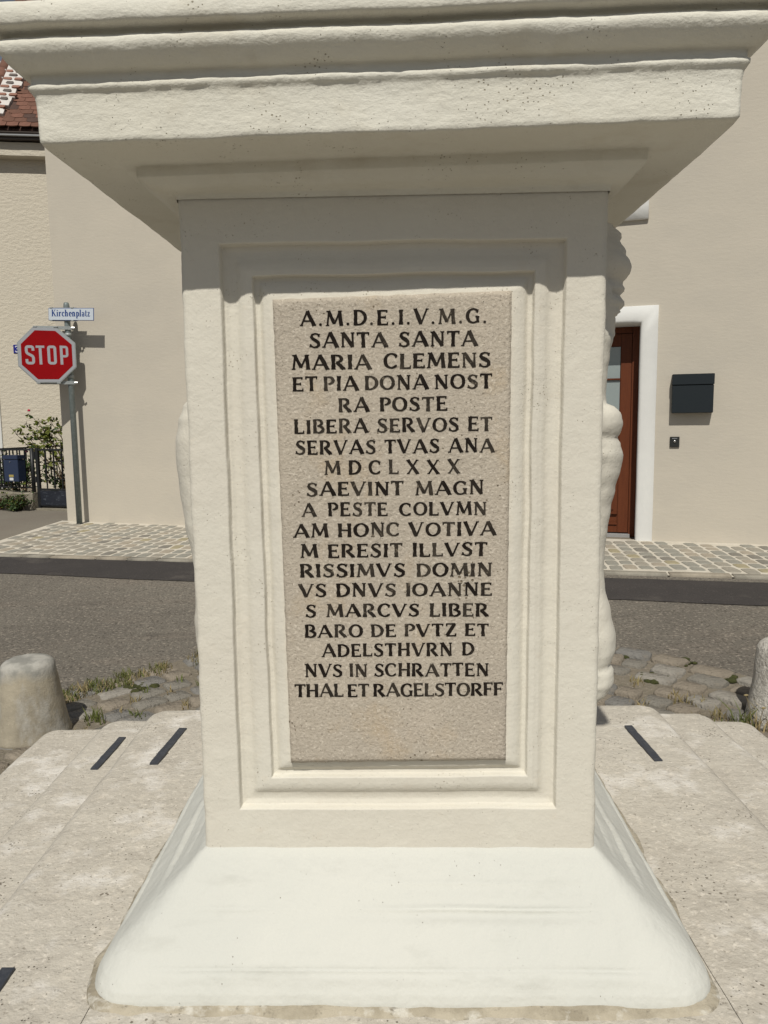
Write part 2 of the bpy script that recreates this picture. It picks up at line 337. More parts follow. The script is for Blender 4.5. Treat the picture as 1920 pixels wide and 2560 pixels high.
# ------------------------------------------------------------------ cobbled circle round the monument
circle = thing('cobbled_circle', '', ''); del circle['label']; del circle['category']; circle['kind'] = 'structure'
bm = bmesh.new(); R_ = lin(0.05, CR+.02, 34); g = []
for a in range(120):
    t = 2*pi*a/120; row = []
    for r in R_:
        x, y = CX0+r*cos(t), CY0+r*sin(t); row.append(bm.verts.new((x, y, gz(x, y)+.012+.010*noise.noise(Vector((x*7, y*7, 1))))))
    g.append(row)
for a in range(120):
    A_, B_ = g[a], g[(a+1) % 120]
    for k in range(34): bm.faces.new((A_[k], A_[k+1], B_[k+1], B_[k]))
obj('earth_bed', bm, m_soil, circle, smooth=True)
rs = []
for mi, mm in enumerate(RSETT):
    for k in range(5): rs.append(mesh_of(stone_bm(.172, .122, .008, 100+mi*10+k, n=12, e=.36, top=.88, jit=.09), mm, 'rough_sett'))
items = []
r = CR-.045; first = True
while r > .75:
    t = rnd.uniform(0, .1)
    while t < 2*pi:
        ln = rnd.uniform(.12, .20) if not first else rnd.uniform(.16, .24)
        rr = r+rnd.uniform(-.01, .01); x, y = CX0+rr*cos(t), CY0+rr*sin(t)
        if not (-1.36 < x < 1.44 and .2 < y < 2.95) and rnd.random() > .05:
            vis = y > 2.6 and (x < -.85 or x > .95)
            items.append((x, y, gz(x, y)+(.022 if x > 0 else .015)+rnd.uniform(-.006, .004), t+pi/2+rnd.uniform(-.12, .12), ln/.17*.97, rnd.uniform(.9, 1.08), rnd.randrange(20), 0 if vis else 1+abs(y-3.5)))
        t += (ln+.008)/r
    r -= .126; first = False
place_many(items, rs, 'cobblestone', circle, 220, 'hidden_cobblestones')
bm = bmesh.new()
for (x, y, s) in ((1.12, 4.02, .07), (1.22, 3.93, .05), (1.50, 3.80, .06), (1.62, 3.60, .05), (1.30, 3.62, .06), (-1.2, 3.66, .06), (1.42, 3.72, .04), (1.75, 3.42, .05)):
    for q in range(14):
        a, d = rnd.uniform(0, 2*pi), s*sqrt(rnd.random()); cx_, cy_ = x+d*cos(a)*1.3, y+d*sin(a)
        bmesh.ops.create_icosphere(bm, subdivisions=1, radius=rnd.uniform(.010, .02), matrix=Matrix.Translation((cx_, cy_, gz(cx_, cy_)+.016)) @ Matrix.Diagonal((1.5, 1.5, .7, 1)))
obj('moss', bm, m_moss, circle, kind='stuff', smooth=True)

# ------------------------------------------------------------------ stone steps
def block_bm(x0, x1, y0, y1, zb, zt, outer, R=.045, seed=0, sp=.016):
    """slab with worn nosing on the sides named in outer ('W','E','S','N'), fine joint elsewhere"""
    nx = max(3, int((x1-x0)/sp)); ny = max(3, int((y1-y0)/sp)); bm = bmesh.new(); g = {}
    def drop(d, Rr): return 0 if d >= Rr else Rr-sqrt(max(0, Rr*Rr-(Rr-d)**2))
    for i in range(nx+1):
        for j in range(ny+1):
            x = x0+(x1-x0)*i/nx; y = y0+(y1-y0)*j/ny
            ds = {'W': x-x0, 'E': x1-x, 'S': y-y0, 'N': y1-y}
            do = [ds[k] for k in outer]; dj = [ds[k] for k in 'WESN' if k not in outer]
            wob = .012*noise.noise(Vector((x*4, y*4, seed))) + .006*noise.noise(Vector((x*15, y*15, seed)))
            z = zt + .0040*fbm((x, y, 0), 3.5, seed) + .0016*fbm((x, y, 0), 18, seed)
            if do:
                q = [R-min(R, d) for d in do]; L_ = min(R, sqrt(sum(t*t for t in q))); z -= drop(R-L_, R)*(.98)
                if L_ > 0: z += wob*.5*L_/R
            if dj: z -= drop(min(dj), .004)*.12
            xx, yy = x, y
            if 'W' in outer and i == 0: xx += wob
            if 'E' in outer and i == nx: xx += wob
            if 'N' in outer and j == ny: yy += wob
            if 'S' in outer and j == 0: yy += wob
            # plan rounding of outer corners
            if len(outer) > 1:
                for (a, b) in (('W', 'N'), ('E', 'N'), ('W', 'S'), ('E', 'S')):
                    if a in outer and b in outer:
                        RR = .07; cx_ = x0+RR if a == 'W' else x1-RR; cy_ = y1-RR if b == 'N' else y0+RR
                        sx = (cx_-x) if a == 'W' else (x-cx_); sy = (y-cy_) if b == 'N' else (cy_-y)
                        if sx > 0 and sy > 0:
                            m_ = max(sx, sy); L2 = sqrt(sx*sx+sy*sy); f = m_/L2
                            xx = cx_+(x-cx_)*f; yy = cy_+(y-cy_)*f
            g[i, j] = bm.verts.new((xx, yy, z))
    for i in range(nx):
        for j in range(ny): bm.faces.new((g[i, j], g[i+1, j], g[i+1, j+1], g[i, j+1]))
    ring = [g[i, 0] for i in range(nx+1)]+[g[nx, j] for j in range(1, ny+1)]+[g[i, ny] for i in range(nx-1, -1, -1)]+[g[0, j] for j in range(ny-1, 0, -1)]
    low = [bm.verts.new((v.co.x, v.co.y, zb)) for v in ring]
    W_ = x0+1e-4; 
    dup = [bm.verts.new(v.co) for v in ring]      # separate rim: crisp arris, no smoothed highlight along joints
    def outer_v(v):
        return ('W' in outer and v.co.x < x0+.02) or ('E' in outer and v.co.x > x1-.02) or ('N' in outer and v.co.y > y1-.02) or ('S' in outer and v.co.y < y0+.02)
    up_ = [v if outer_v(v) else d for v, d in zip(ring, dup)]
    for k in range(len(ring)):
        j = (k+1) % len(ring); bm.faces.new((up_[j], up_[k], low[k], low[j]))
    for v, d in zip(up_, dup):
        if v is not d: bm.verts.remove(d)
    return bm
steps = thing('stone_steps', 'three worn pale limestone steps rising around the base of the inscribed pedestal', 'steps', (0, 0, 0))
def slab(x0, x1, y0, y1, zb, zt, outer, sp=.016, R=.045):
    rnd_s = zt*40; e = .0007
    cx_, cy_ = (x0+x1)/2, (y0+y1)/2
    bm = block_bm(x0+e, x1-e, y0+e, y1-e, zb, zt, outer, R, rnd_s, sp)
    bmesh.ops.translate(bm, verts=bm.verts, vec=(-cx_, -cy_, 0))
    o = obj('step_block', bm, m_step, steps, smooth=True, loc=(cx_, cy_, 0))
    return o
T1, T2, T3 = .37, .24, .11
X0, X1, Y0, Y1 = -.79, .90, .78, 2.485
slab(X0, -.493, Y0, 1.905, .2, T1, 'WS', .011); slab(X0, -.493, 1.905, Y1, .2, T1, 'WN', .012)
slab(.552, X1, Y0, 1.42, .2, T1, 'ES', .011); slab(.552, X1, 1.42, 2.13, .2, T1+.0005, 'E', .011); slab(.552, X1, 2.13, Y1, .2, T1, 'EN', .011)
slab(-.493, .552, Y0, 1.32, .2, T1, 'S', .014); slab(-.493, .552, 1.99, Y1, .2, T1, 'N', .016)
def ring(ox0, ox1, oy0, oy1, ix0, ix1, iy0, iy1, zb, zt, sp):
    ym = (oy0+oy1)/2+rnd.uniform(-.3, .3)
    slab(ox0, ix0, oy0, ym, zb, zt, 'WS', sp); slab(ox0, ix0, ym, oy1, zb, zt, 'WN', sp)
    ym += .4
    slab(ix1, ox1, oy0, ym, zb, zt, 'ES', sp); slab(ix1, ox1, ym, oy1, zb, zt, 'EN', sp)
    xm = (ix0+ix1)/2+.1
    slab(ix0, xm, iy1, oy1, zb, zt, 'N', sp); slab(xm, ix1, iy1, oy1, zb, zt, 'N', sp)
    slab(ix0, xm, oy0, iy0, zb, zt, 'S', .03); slab(xm, ix1, oy0, iy0, zb, zt, 'S', .03)
ring(-1.04, 1.19, .50, 2.735, X0+.06, X1-.06, Y0+.06, Y1-.06, .08, T2, .015)
ring(-1.37, 1.46, .22, 2.97, -1.04+.06, 1.19-.06, .50+.06, 2.735-.06, -.03, T3, .016)
bm = bmesh.new(); box(bm, X0+.03, X1-.03, Y0+.03, Y1-.03, 0, T1-.009); box(bm, -.95, 1.1, .6, 2.65, -.02, T2-.012); box(bm, -1.28, 1.37, .31, 2.88, -.03, T3-.012)
obj('mortar_core', bm, m_mortar, steps)
def strip(x0, y0, x1, y1, z, wd):
    d = Vector((x1-x0, y1-y0)); L_ = d.length; bm = bmesh.new(); n = 14; prev = None
    for k in range(n+1):
        y = -L_/2+L_*k/n; ww = wd/2*(1+.12*noise.noise(Vector((k*.7, x0*9, 0)))); zz = .0045+.0012*noise.noise(Vector((k*.5, 4, x0)))
        xo = .0015*noise.noise(Vector((k*.4, 8, x0)))
        cur = [bm.verts.new((xo-ww, y, -.006)), bm.verts.new((xo-ww*.9, y, zz)), bm.verts.new((xo+ww*.9, y, zz)), bm.verts.new((xo+ww, y, -.006))]
        if prev:
            for q in range(3): bm.faces.new((prev[q], prev[q+1], cur[q+1], cur[q]))
        else: bm.faces.new(cur)
        prev = cur
    bm.faces.new(prev[::-1])
    obj('lead_strip', bm, m_lead, steps, loc=((x0+x1)/2, (y0+y1)/2, z), rot=(0, 0, math.atan2(d.y, d.x)-pi/2), label='black strip set into a pale step')
strip(-.917, 2.296, -.909, 2.538, T2+.001, .026)
strip(-.652, 2.05, -.633, 2.298, T1, .026)
strip(.750, 2.03, .742, 2.272, T1, .026)
strip(-.672, 1.02, -.668, 1.245, T1, .026)

# ------------------------------------------------------------------ pedestal
YAW = -radians(1.3)
ped = thing('inscribed_pedestal', 'cream painted column pedestal with a stone tablet of black Latin lettering on its front', 'monument', (.019, 1.299, 0), YAW)
# local frame: x along the front, y inward (0 at front face), z up
HW, DP = .35, .70
rnd2 = random.Random(3)
FR1 = [(-.2846, 1.6075), (.2830, 1.6075), (.2790, .6310), (-.2840, .6300)]
FR2 = [(-.2325, 1.5565), (.2332, 1.5575), (.2280, .6880), (-.2260, .6855)]
TAB = [(-.1985, 1.5175), (.1950, 1.5255), (.1900, .7205), (-.1900, .7165)]
def quad_d(q, x, z):
    """signed distances inside a quad (TL,TR,BR,BL): left, right, top, bottom"""
    def side(a, b):
        ex, ez = b[0]-a[0], b[1]-a[1]; L_ = sqrt(ex*ex+ez*ez); return ((x-a[0])*ez-(z-a[1])*ex)/L_
    return min(side(q[0], q[1]), side(q[1], q[2]), side(q[2], q[3]), side(q[3], q[0]))
def prof(pts, t):
    if t <= pts[0][0]: return pts[0][1]
    for (a, b), (c, d) in zip(pts, pts[1:]):
        if t <= c: return b+(d-b)*smooth((t-a)/(c-a))
    return pts[-1][1]
P1 = [(-.0015, 0), (.0006, .002), (.0022, .0150), (.012, .0175), (.022, .0165), (.034, .0085), (.043, .0062), (.052, .0060)]
P2 = [(-.0012, 0), (.0005, .002), (.0020, .0125), (.0075, .0135), (.019, .0050), (.028, .0015), (.05, .0012)]
def depth(x, z):
    x += .0018*noise.noise(Vector((x*9, z*9, 1))); z += .0018*noise.noise(Vector((x*9, z*9, 5)))
    d1 = quad_d(FR1, x, z); dd = 0
    if d1 > -.004:
        dd = prof(P1, d1); d2 = quad_d(FR2, x, z)
        if d2 > -.003: dd = max(0, .0060) + prof(P2, d2)
    return dd
bm = bmesh.new()
def graded(a, b, hot, fine=.0011, coarse=.0052, reach=.012):
    out = [a]
    while out[-1] < b-1e-6:
        p = out[-1]; d = min(max(0, abs(p-(h0+h1)/2)-(h1-h0)/2) for h0, h1 in hot)
        out.append(min(b, p+fine+(coarse-fine)*min(1, d/reach)))
    return out
zs = graded(.535, 1.715, [(.624, .637), (.680, .694), (1.549, 1.563), (1.598, 1.613)])
per = []                      # perimeter stations (x, y, nx, ny, front?)
RC = .010
for xx_ in graded(-HW+RC, HW-RC, [(-.290, -.278), (-.238, -.220), (.222, .239), (.274, .289)]): per.append((xx_, 0, 0, -1, 1))
for a in (-60, -30): per.append((HW-RC+RC*cos(radians(a)), RC+RC*sin(radians(a)), cos(radians(a)), sin(radians(a)), 0))
for i in range(24): per.append((HW, RC+(DP-2*RC)*i/23, 1, 0, 0))
for i in range(24): per.append((HW-RC-(2*HW-2*RC)*i/23, DP, 0, 1, 0))
for i in range(24): per.append((-HW, DP-RC-(DP-2*RC)*i/23, -1, 0, 0))
for a in (210, 240): per.append((-HW+RC+RC*cos(radians(a)), RC+RC*sin(radians(a)), cos(radians(a)), sin(radians(a)), 0))
rows = []
for z in zs:
    row = []
    for (x, y, nx, ny, fr) in per:
        d = depth(x, z) if fr else 0
        edge = 1-smooth((HW-abs(x))/.03) if (fr or abs(ny) < .99) and y < .05 else 0
        nn = .0013*fbm((x, y, z), 5, 2) + .0004*fbm((x, y, z), 22, 4) + .0012*edge*fbm((x*0, y, z), 30, 6)
        row.append(bm.verts.new((x+nx*nn+(-1 if x < 0 else 1)*edge*.0016*noise.noise(Vector((0, 3 if x < 0 else 9, z*14))), y+ny*nn+d, z)))
    rows.append(row)
np_ = len(per)
for A_, B_ in zip(rows, rows[1:]):
    for k in range(np_):
        j = (k+1) % np_; bm.faces.new((A_[k], A_[j], B_[j], B_[k]))
obj('shaft', bm, m_shaft, ped, smooth=True)
# tablet
bm = bmesh.new(); nx_, nz_ = 60, 120; g = {}
for i in range(nx_+1):
    for j in range(nz_+1):
        s, t = i/nx_, j/nz_
        tl, tr, br, bl = TAB
        x = (tl[0]*(1-s)+tr[0]*s)*(1-t)+(bl[0]*(1-s)+br[0]*s)*t; z = (tl[1]*(1-s)+tr[1]*s)*(1-t)+(bl[1]*(1-s)+br[1]*s)*t
        e = min(i, nx_-i, j, nz_-j)
        if i in (0, nx_): x += .0012*noise.noise(Vector((0, i, z*60)))
        if j in (0, nz_): z += .0016*noise.noise(Vector((x*50, j, 0)))
        g[i, j] = bm.verts.new((x, -.0012+(.0016 if e == 0 else 0), z))
for i in range(nx_):
    for j in range(nz_): bm.faces.new((g[i, j], g[i, j+1], g[i+1, j+1], g[i+1, j]))
rg = [g[i, 0] for i in range(nx_+1)]+[g[nx_, j] for j in range(1, nz_+1)]+[g[i, nz_] for i in range(nx_-1, -1, -1)]+[g[0, j] for j in range(nz_-1, 0, -1)]
lo = [bm.verts.new((v.co.x, .02, v.co.z)) for v in rg]
for k in range(len(rg)): bm.faces.new((rg[k], rg[(k+1) % len(rg)], lo[(k+1) % len(rg)], lo[k]))
bmesh.ops.recalc_face_normals(bm, faces=bm.faces)
tablet = obj('tablet', bm, m_tab, ped, smooth=True)

# --- lettering built from strokes
class Pen:
    def __init__(s, bm, rough=0., thick=0.): s.bm = bm; s.lay = 0; s.rough = rough; s.off = []; 
    def set(s, f): s.f = f
    def poly(s, pts):
        s.lay += 1
        vs = [s.bm.verts.new(s.f(x, y, s.lay)) for x, y in pts]
        s.bm.faces.new(vs)
    def path(s, pts, ws, seg=4):
        """variable width ribbon through pts"""
        s.lay += 1; P = []
        n = len(pts)
        for i in range(n-1):
            k = seg if n < 4 else 1
            for q in range(k): 
                t = q/k; P.append((pts[i][0]*(1-t)+pts[i+1][0]*t, pts[i][1]*(1-t)+pts[i+1][1]*t, ws[i]*(1-t)+ws[i+1]*t))
        P.append((*pts[-1], ws[-1])); prev = None
        for i, (x, y, w_) in enumerate(P):
            a = P[max(i-1, 0)]; b = P[min(i+1, len(P)-1)]; dx, dy = b[0]-a[0], b[1]-a[1]; L_ = sqrt(dx*dx+dy*dy) or 1
            nx, ny = -dy/L_, dx/L_; j1, j2 = (1+rnd2.uniform(-s.rough, s.rough) for _ in (0, 1))
            cur = (s.bm.verts.new(s.f(x+nx*w_/2*j1, y+ny*w_/2*j1, s.lay)), s.bm.verts.new(s.f(x-nx*w_/2*j2, y-ny*w_/2*j2, s.lay)))
            if prev: s.bm.faces.new((prev[0], prev[1], cur[1], cur[0]))
            prev = cur
    def arc(s, cx_, cy_, rx, ry, a0, a1, wv, wh, n=14):
        pts = []; ws = []
        for i in range(n+1):
            a = radians(a0+(a1-a0)*i/n); pts.append((cx_+rx*cos(a), cy_+ry*sin(a))); ws.append(wh+(wv-wh)*abs(cos(a))**1.5)
        s.path(pts, ws, 1)
T_, t_, H_ = .225, .112, .09
def serif(p, x, y, half=.13): p.path([(x-half, y+(H_/2-.01 if y < .5 else -H_/2+.01)), (x+half, y+(H_/2-.01 if y < .5 else -H_/2+.01))], [H_*.85, H_*.85], 2)
def vstem(p, x, w_=T_, y0=0, y1=1, s=True):
    p.path([(x, y0), (x, (y0+y1)/2), (x, y1)], [w_*1.15, w_*.92, w_*1.15])
    if s: serif(p, x, y0) ; serif(p, x, y1)
def G_A(p):
    p.path([(.08, 0), (.47, 1)], [t_, t_*1.1]); p.path([(.47, 1.0), (.90, 0)], [T_, T_*1.15]); p.path([(.22, .32), (.72, .32)], [t_*.85]*2); serif(p, .08, 0, .11); serif(p, .9, 0, .12); return .98
def G_B(p): vstem(p, .14); p.arc(.30, .755, .30, .225, 90, -90, T_*.95, t_); p.arc(.30, .27, .38, .245, 90, -90, T_, t_); p.path([(.1, .02+t_/2), (.32, .02+t_/2)], [t_]*2); p.path([(.1, .98), (.3, .98)], [t_*.8]*2); return .74
def G_C(p): p.arc(.45, .5, .37, .46, 48, 312, T_, t_); p.path([(.70, .68), (.71, .90)], [t_*.7, t_*1.5]); p.path([(.70, .12), (.73, .24)], [t_*1.2, t_*.6]); return .80
def G_D(p): vstem(p, .14); p.arc(.30, .5, .46, .455, 90, -90, T_, t_); p.path([(.1, .045), (.32, .045)], [t_]*2); p.path([(.1, .955), (.32, .955)], [t_]*2); return .84
def G_E(p): vstem(p, .14); p.path([(.12, .955), (.62, .955)], [t_]*2); p.path([(.12, .52), (.52, .52)], [t_]*2); p.path([(.12, .045), (.66, .045)], [t_]*2); p.path([(.61, 1), (.61, .82)], [t_, t_*.7]); p.path([(.65, 0), (.66, .20)], [t_, t_*.7]); p.path([(.52, .42), (.52, .62)], [t_*.7]*2); return .70
def G_F(p): vstem(p, .14); p.path([(.12, .955), (.62, .955)], [t_]*2); p.path([(.12, .5), (.50, .5)], [t_]*2); p.path([(.61, 1), (.61, .80)], [t_, t_*.7]); p.path([(.5, .40), (.5, .6)], [t_*.7]*2); return .64
def G_G(p): p.arc(.45, .5, .37, .46, 48, 300, T_, t_); p.path([(.70, .70), (.71, .92)], [t_*.7, t_*1.5]); vstem(p, .72, T_*.85, .05, .44, False); p.path([(.58, .44), (.84, .44)], [H_]*2, 2); return .86
def G_H(p): vstem(p, .14); vstem(p, .72); p.path([(.14, .5), (.72, .5)], [t_]*2); return .86
def G_I(p): vstem(p, .15); return .30
def G_L(p): vstem(p, .14); p.path([(.12, .045), (.62, .045)], [t_]*2); p.path([(.61, 0), (.63, .22)], [t_, t_*.7]); return .66
def G_M(p):
    p.path([(.10, 0), (.20, 1)], [t_*1.1]*2); p.path([(.18, 1), (.54, .14)], [T_, T_*.95]); p.path([(.54, .12), (.90, 1)], [t_]*2); p.path([(.88, 1), (.97, 0)], [T_, T_*1.1]); serif(p, .10, 0, .11); serif(p, .97, 0, .12); serif(p, .12, 1, .08); serif(p, .95, 1, .08); return 1.08
def G_N(p): p.path([(.14, 0), (.14, 1)], [t_*1.15]*2); p.path([(.14, 1), (.74, .02)], [T_*1.05]*2); p.path([(.74, 0), (.74, 1)], [t_*1.15]*2); serif(p, .14, 0, .11); serif(p, .74, 1, .12); serif(p, .08, 1, .08); return .88
def G_O(p): p.arc(.46, .5, .38, .46, 0, 360, T_, t_, 22); return .92
def G_P(p): vstem(p, .14); p.arc(.30, .72, .32, .24, 90, -90, T_*.95, t_); p.path([(.1, .96), (.3, .96)], [t_*.8]*2); return .68
def G_R(p): G_P(p); p.path([(.34, .5), (.74, .02)], [T_*.9, T_*1.1]); serif(p, .76, 0, .09); return .84
def G_S(p):
    pts = [(.58, .80), (.50, .93), (.34, .965), (.17, .89), (.13, .74), (.22, .60), (.42, .48), (.56, .36), (.57, .19), (.46, .065), (.28, .03), (.13, .10), (.07, .22)]
    p.path(pts, [t_*1.1, t_, t_, t_*1.3, T_*.95, T_, T_*1.1, T_, T_*.95, t_*1.3, t_, t_, t_*1.1], 1); p.path([(.58, .74), (.59, .95)], [t_*.6, t_*1.2]); p.path([(.06, .06), (.07, .27)], [t_*1.2, t_*.6]); return .68
def G_T(p): vstem(p, .38, s=False); serif(p, .38, 0); p.path([(.03, .955), (.73, .955)], [t_]*2); p.path([(.04, 1), (.04, .80)], [t_, t_*.7]); p.path([(.72, 1), (.72, .80)], [t_, t_*.7]); return .76
def G_V(p): p.path([(.08, 1), (.45, .0)], [T_*1.1, T_]); p.path([(.45, 0), (.83, 1)], [t_, t_]); serif(p, .08, 1, .12); serif(p, .83, 1, .10); return .90
def G_X(p): p.path([(.10, 1), (.74, 0)], [T_]*2); p.path([(.12, 0), (.72, 1)], [t_]*2); serif(p, .10, 1, .10); serif(p, .74, 0, .12); serif(p, .12, 0, .10); serif(p, .72, 1, .10); return .84
def G_Z(p): p.path([(.08, .95), (.66, .95)], [t_]*2); p.path([(.62, .95), (.10, .05)], [T_*1.1]*2); p.path([(.06, .05), (.68, .05)], [t_]*2); p.path([(.08, 1), (.08, .78)], [t_]*2); p.path([(.67, 0), (.67, .22)], [t_]*2); return .72
def G_dot(p): p.poly([(.06+.10*cos(a*pi/3), .09+.10*sin(a*pi/3)) for a in range(6)]); return .15
GL = dict(A=G_A, B=G_B, C=G_C, D=G_D, E=G_E, F=G_F, G=G_G, H=G_H, I=G_I, L=G_L, M=G_M, N=G_N, O=G_O, P=G_P, R=G_R, S=G_S, T=G_T, V=G_V, X=G_X, Z=G_Z)
GL['.'] = G_dot
WID = {}
_b = bmesh.new(); _p = Pen(_b); _p.set(lambda x, y, l: (x, y, 0))
for k_, f_ in GL.items(): WID[k_] = f_(_p)
_b.free()
# (text, x0, baseline, x1, baseline, cap height, word gap)
TXT = [('A.M.D.E.I.V.M.G.', -.1537, 1.4738, .1529, 1.4739, .0245, .5), ('SANTA SANTA', -.1391, 1.4383, .1388, 1.4377, .0242, .75), ('MARIA CLEMENS', -.1692, 1.4026, .1605, 1.4023, .0244, .85),
       ('ET PIA DONA NOST', -.1691, 1.3674, .1633, 1.3684, .0236, .35), ('RA POSTE', -.0929, 1.3319, .0889, 1.3321, .0233, .75), ('LIBERA SERVOS ET', -.1679, 1.2969, .1636, 1.2978, .0234, .6),
       ('SERVAS TVAS ANA', -.1669, 1.2618, .1673, 1.2623, .0233, .6), ('MDCLXXX', -.1185, 1.2273, .1098, 1.2273, .0237, 0), ('SAEVINT MAGN', -.1498, 1.1914, .1498, 1.1914, .0236, .85),
       ('A PESTE COLVMN', -.1585, 1.1565, .1549, 1.1563, .0229, .9), ('AM HONC VOTIVA', -.174, 1.1209, .1708, 1.1211, .0237, .65), ('M ERESIT ILLVST', -.1626, 1.0850, .1557, 1.0862, .0235, .7),
       ('RISSIMVS DOMIN', -.1646, 1.0515, .1642, 1.0505, .0232, .85), ('VS DNVS IOANNE', -.1672, 1.0166, .1643, 1.017, .023, .7), ('S MARCVS LIBER', -.1567, .981, .1589, .9806, .023, .75),
       ('BARO DE PVTZ ET', -.159, .9449, .159, .9458, .0226, .6), ('ADELSTHVRN D', -.1299, .9102, .1337, .9114, .0232, .7), ('NVS IN SCHRATTEN', -.1605, .8739, .1593, .8746, .0233, .5),
       ('THAL ET RAGELSTORFF', -.179, .8375, .1836, .8391, .0234, .3)]
for (s_, x0, z0, x1, z1, h, wg) in TXT:
    L_ = x1-x0; nsp = s_.count(' '); wl = sum(WID[c] for c in s_ if c != ' ')*h; ngap = len(s_)-1-nsp
    gapw = wg*h*.82; f = 1.06
    track = (L_-wl*f-gapw*nsp)/max(1, ngap)
    if track > .0035 and nsp: f = min(1.24, f+(track-.0035)*ngap/wl); track = (L_-wl*f-gapw*nsp)/max(1, ngap)
    if track < .0004: f = (L_-gapw*nsp-.0004*ngap)/wl; track = .0004
    sx = h*f; x = x0
    for c in s_:
        if c == ' ': x += gapw-track; x += track; continue
        tilt = rnd2.uniform(-.02, .02); hh = h*rnd2.uniform(.97, 1.03); dz_ = rnd2.uniform(-.0005, .0005)
        zb_ = z0+(z1-z0)*(x-x0)/L_+dz_; ox = x
        bm = bmesh.new(); pen = Pen(bm, .16)
        pen.set(lambda u, v, l, sx=sx, hh=hh, tilt=tilt: ((u+v*tilt)*sx, -l*2e-6, v*hh))
        x += GL[c](pen)*sx+track
        bmesh.ops.recalc_face_normals(bm, faces=bm.faces)
        obj('letter', bm, m_ink2 if rnd2.random() < .28 else m_ink, tablet, loc=(ox, -.0019, zb_))

# --- cornice: profile swept round four sides; (projection, height)
CP = [(.0035, 1.678), (.005, 1.6855), (.0075, 1.6885), (.020, 1.6895), (.031, 1.692), (.040, 1.6975), (.0445, 1.7035), (.0490, 1.7045), (.0500, 1.707), (.050, 1.721), (.0505, 1.7228),
      (.075, 1.7232), (.10, 1.7235), (.125, 1.7238), (.142, 1.7240), (.1480, 1.7246), (.1500, 1.7275), (.1502, 1.7330), (.1505, 1.742), (.1505, 1.752), (.151, 1.765), (.1515, 1.777), (.1525, 1.786), (.1535, 1.7895), (.1560, 1.7925),
      (.1585, 1.7955), (.1588, 1.7975), (.1586, 1.8010), (.1570, 1.8025), (.1555, 1.8035), (.1550, 1.808), (.1552, 1.8130), (.1575, 1.8145), (.164, 1.8158), (.169, 1.8185), (.1740, 1.8230), (.1805, 1.8285), (.1850, 1.8340), (.1878, 1.840), (.1875, 1.846), (.1840, 1.8510), (.1780, 1.8535),
      (.1720, 1.8545), (.1720, 1.8585), (.1745, 1.8605), (.1930, 1.8612), (.1975, 1.8625), (.1995, 1.866), (.2000, 1.872), (.2000, 1.880), (.1985, 1.888), (.195, 1.8925), (.15, 1.895), (.05, 1.897), (-.30, 1.898)]
bm = bmesh.new(); rows = []
NS = 150
for (e, z) in CP:
    row = []; hx, hy = HW+e, DP/2+e
    for (ax, ay, bx, by, nx, ny) in ((-hx, -hy, hx, -hy, 0, -1), (hx, -hy, hx, hy, 1, 0), (hx, hy, -hx, hy, 0, 1), (-hx, hy, -hx, -hy, -1, 0)):
        ns = NS if ny < 0 else 40
        for k in range(ns):
            t = k/ns; x, y = ax+(bx-ax)*t, ay+(by-ay)*t
            c = min(t, 1-t)*2*hx; rc = .004*math.exp(-c/.006)
            x2, y2 = x-rc*(1 if x > 0 else -1)*.7, y-rc*(1 if y > 0 else -1)*.7
            sw = min(1, max(0, e)/.1+.15)
            dn = sw*(.0022*fbm((x, y, z), 3.5, 11) + .0009*fbm((x, y, z*2), 16, 12) + .0008*fbm((x, y, z*3), 45, 13))
            dz_ = sw*(.0012*fbm((x, y, z), 5, 14) + .0009*fbm((x, y, z), 28, 15))
            tl_ = .0145*(x/1.0)*min(1, max(0, (e-.0)/.05))
            row.append(bm.verts.new((x2+nx*dn-.006*min(1, max(0, e)/.15), y2+DP/2+ny*dn, z+dz_+tl_)))
    rows.append(row)
for A_, B_ in zip(rows, rows[1:]):
    n_ = len(A_)
    for k in range(n_): bm.faces.new((A_[k], A_[(k+1) % n_], B_[(k+1) % n_], B_[k]))
bm.faces.new(rows[-1])
obj('cornice', bm, m_corn, ped, smooth=True)
# stone block the column stands on, out of frame above
# --- base: flared plinth
BP0 = [(-.02, .560), (.0, .5575), (.006, .5530), (.013, .5465), (.022, .5355), (.034, .5220), (.048, .5080), (.064, .4930), (.082, .4765), (.100, .4590), (.118, .4410), (.135, .4215), (.147, .4060), (.1545, .392), (.158, .380), (.1595, .370), (.160, .352)]
BP = []
for (a_, b_), (c_, d_) in zip(BP0, BP0[1:]):
    n_ = max(1, int(abs(b_-d_)/.0022)); BP += [(a_+(c_-a_)*q/n_, b_+(d_-b_)*q/n_) for q in range(n_)]
BP.append(BP0[-1])
def groove(x, z, corner):
    """worn horizontal creases left by the steps of the old moulding"""
    d = 0
    for zc, am, sd in ((.4865, .0062, 1), (.4215, .0066, 2), (.5150, .0026, 3)):
        q = (z-zc-.0012*noise.noise(Vector((x*6, sd, 0))))
        m_ = max(0, min(1, .55+1.6*noise.noise(Vector((x*3.2, sd*5, 0)))))*corner
        d += am*m_*(math.exp(-(q/.0022)**2) - .75*math.exp(-((q+.0085)/.006)**2))
    return d
bm = bmesh.new(); rows = []
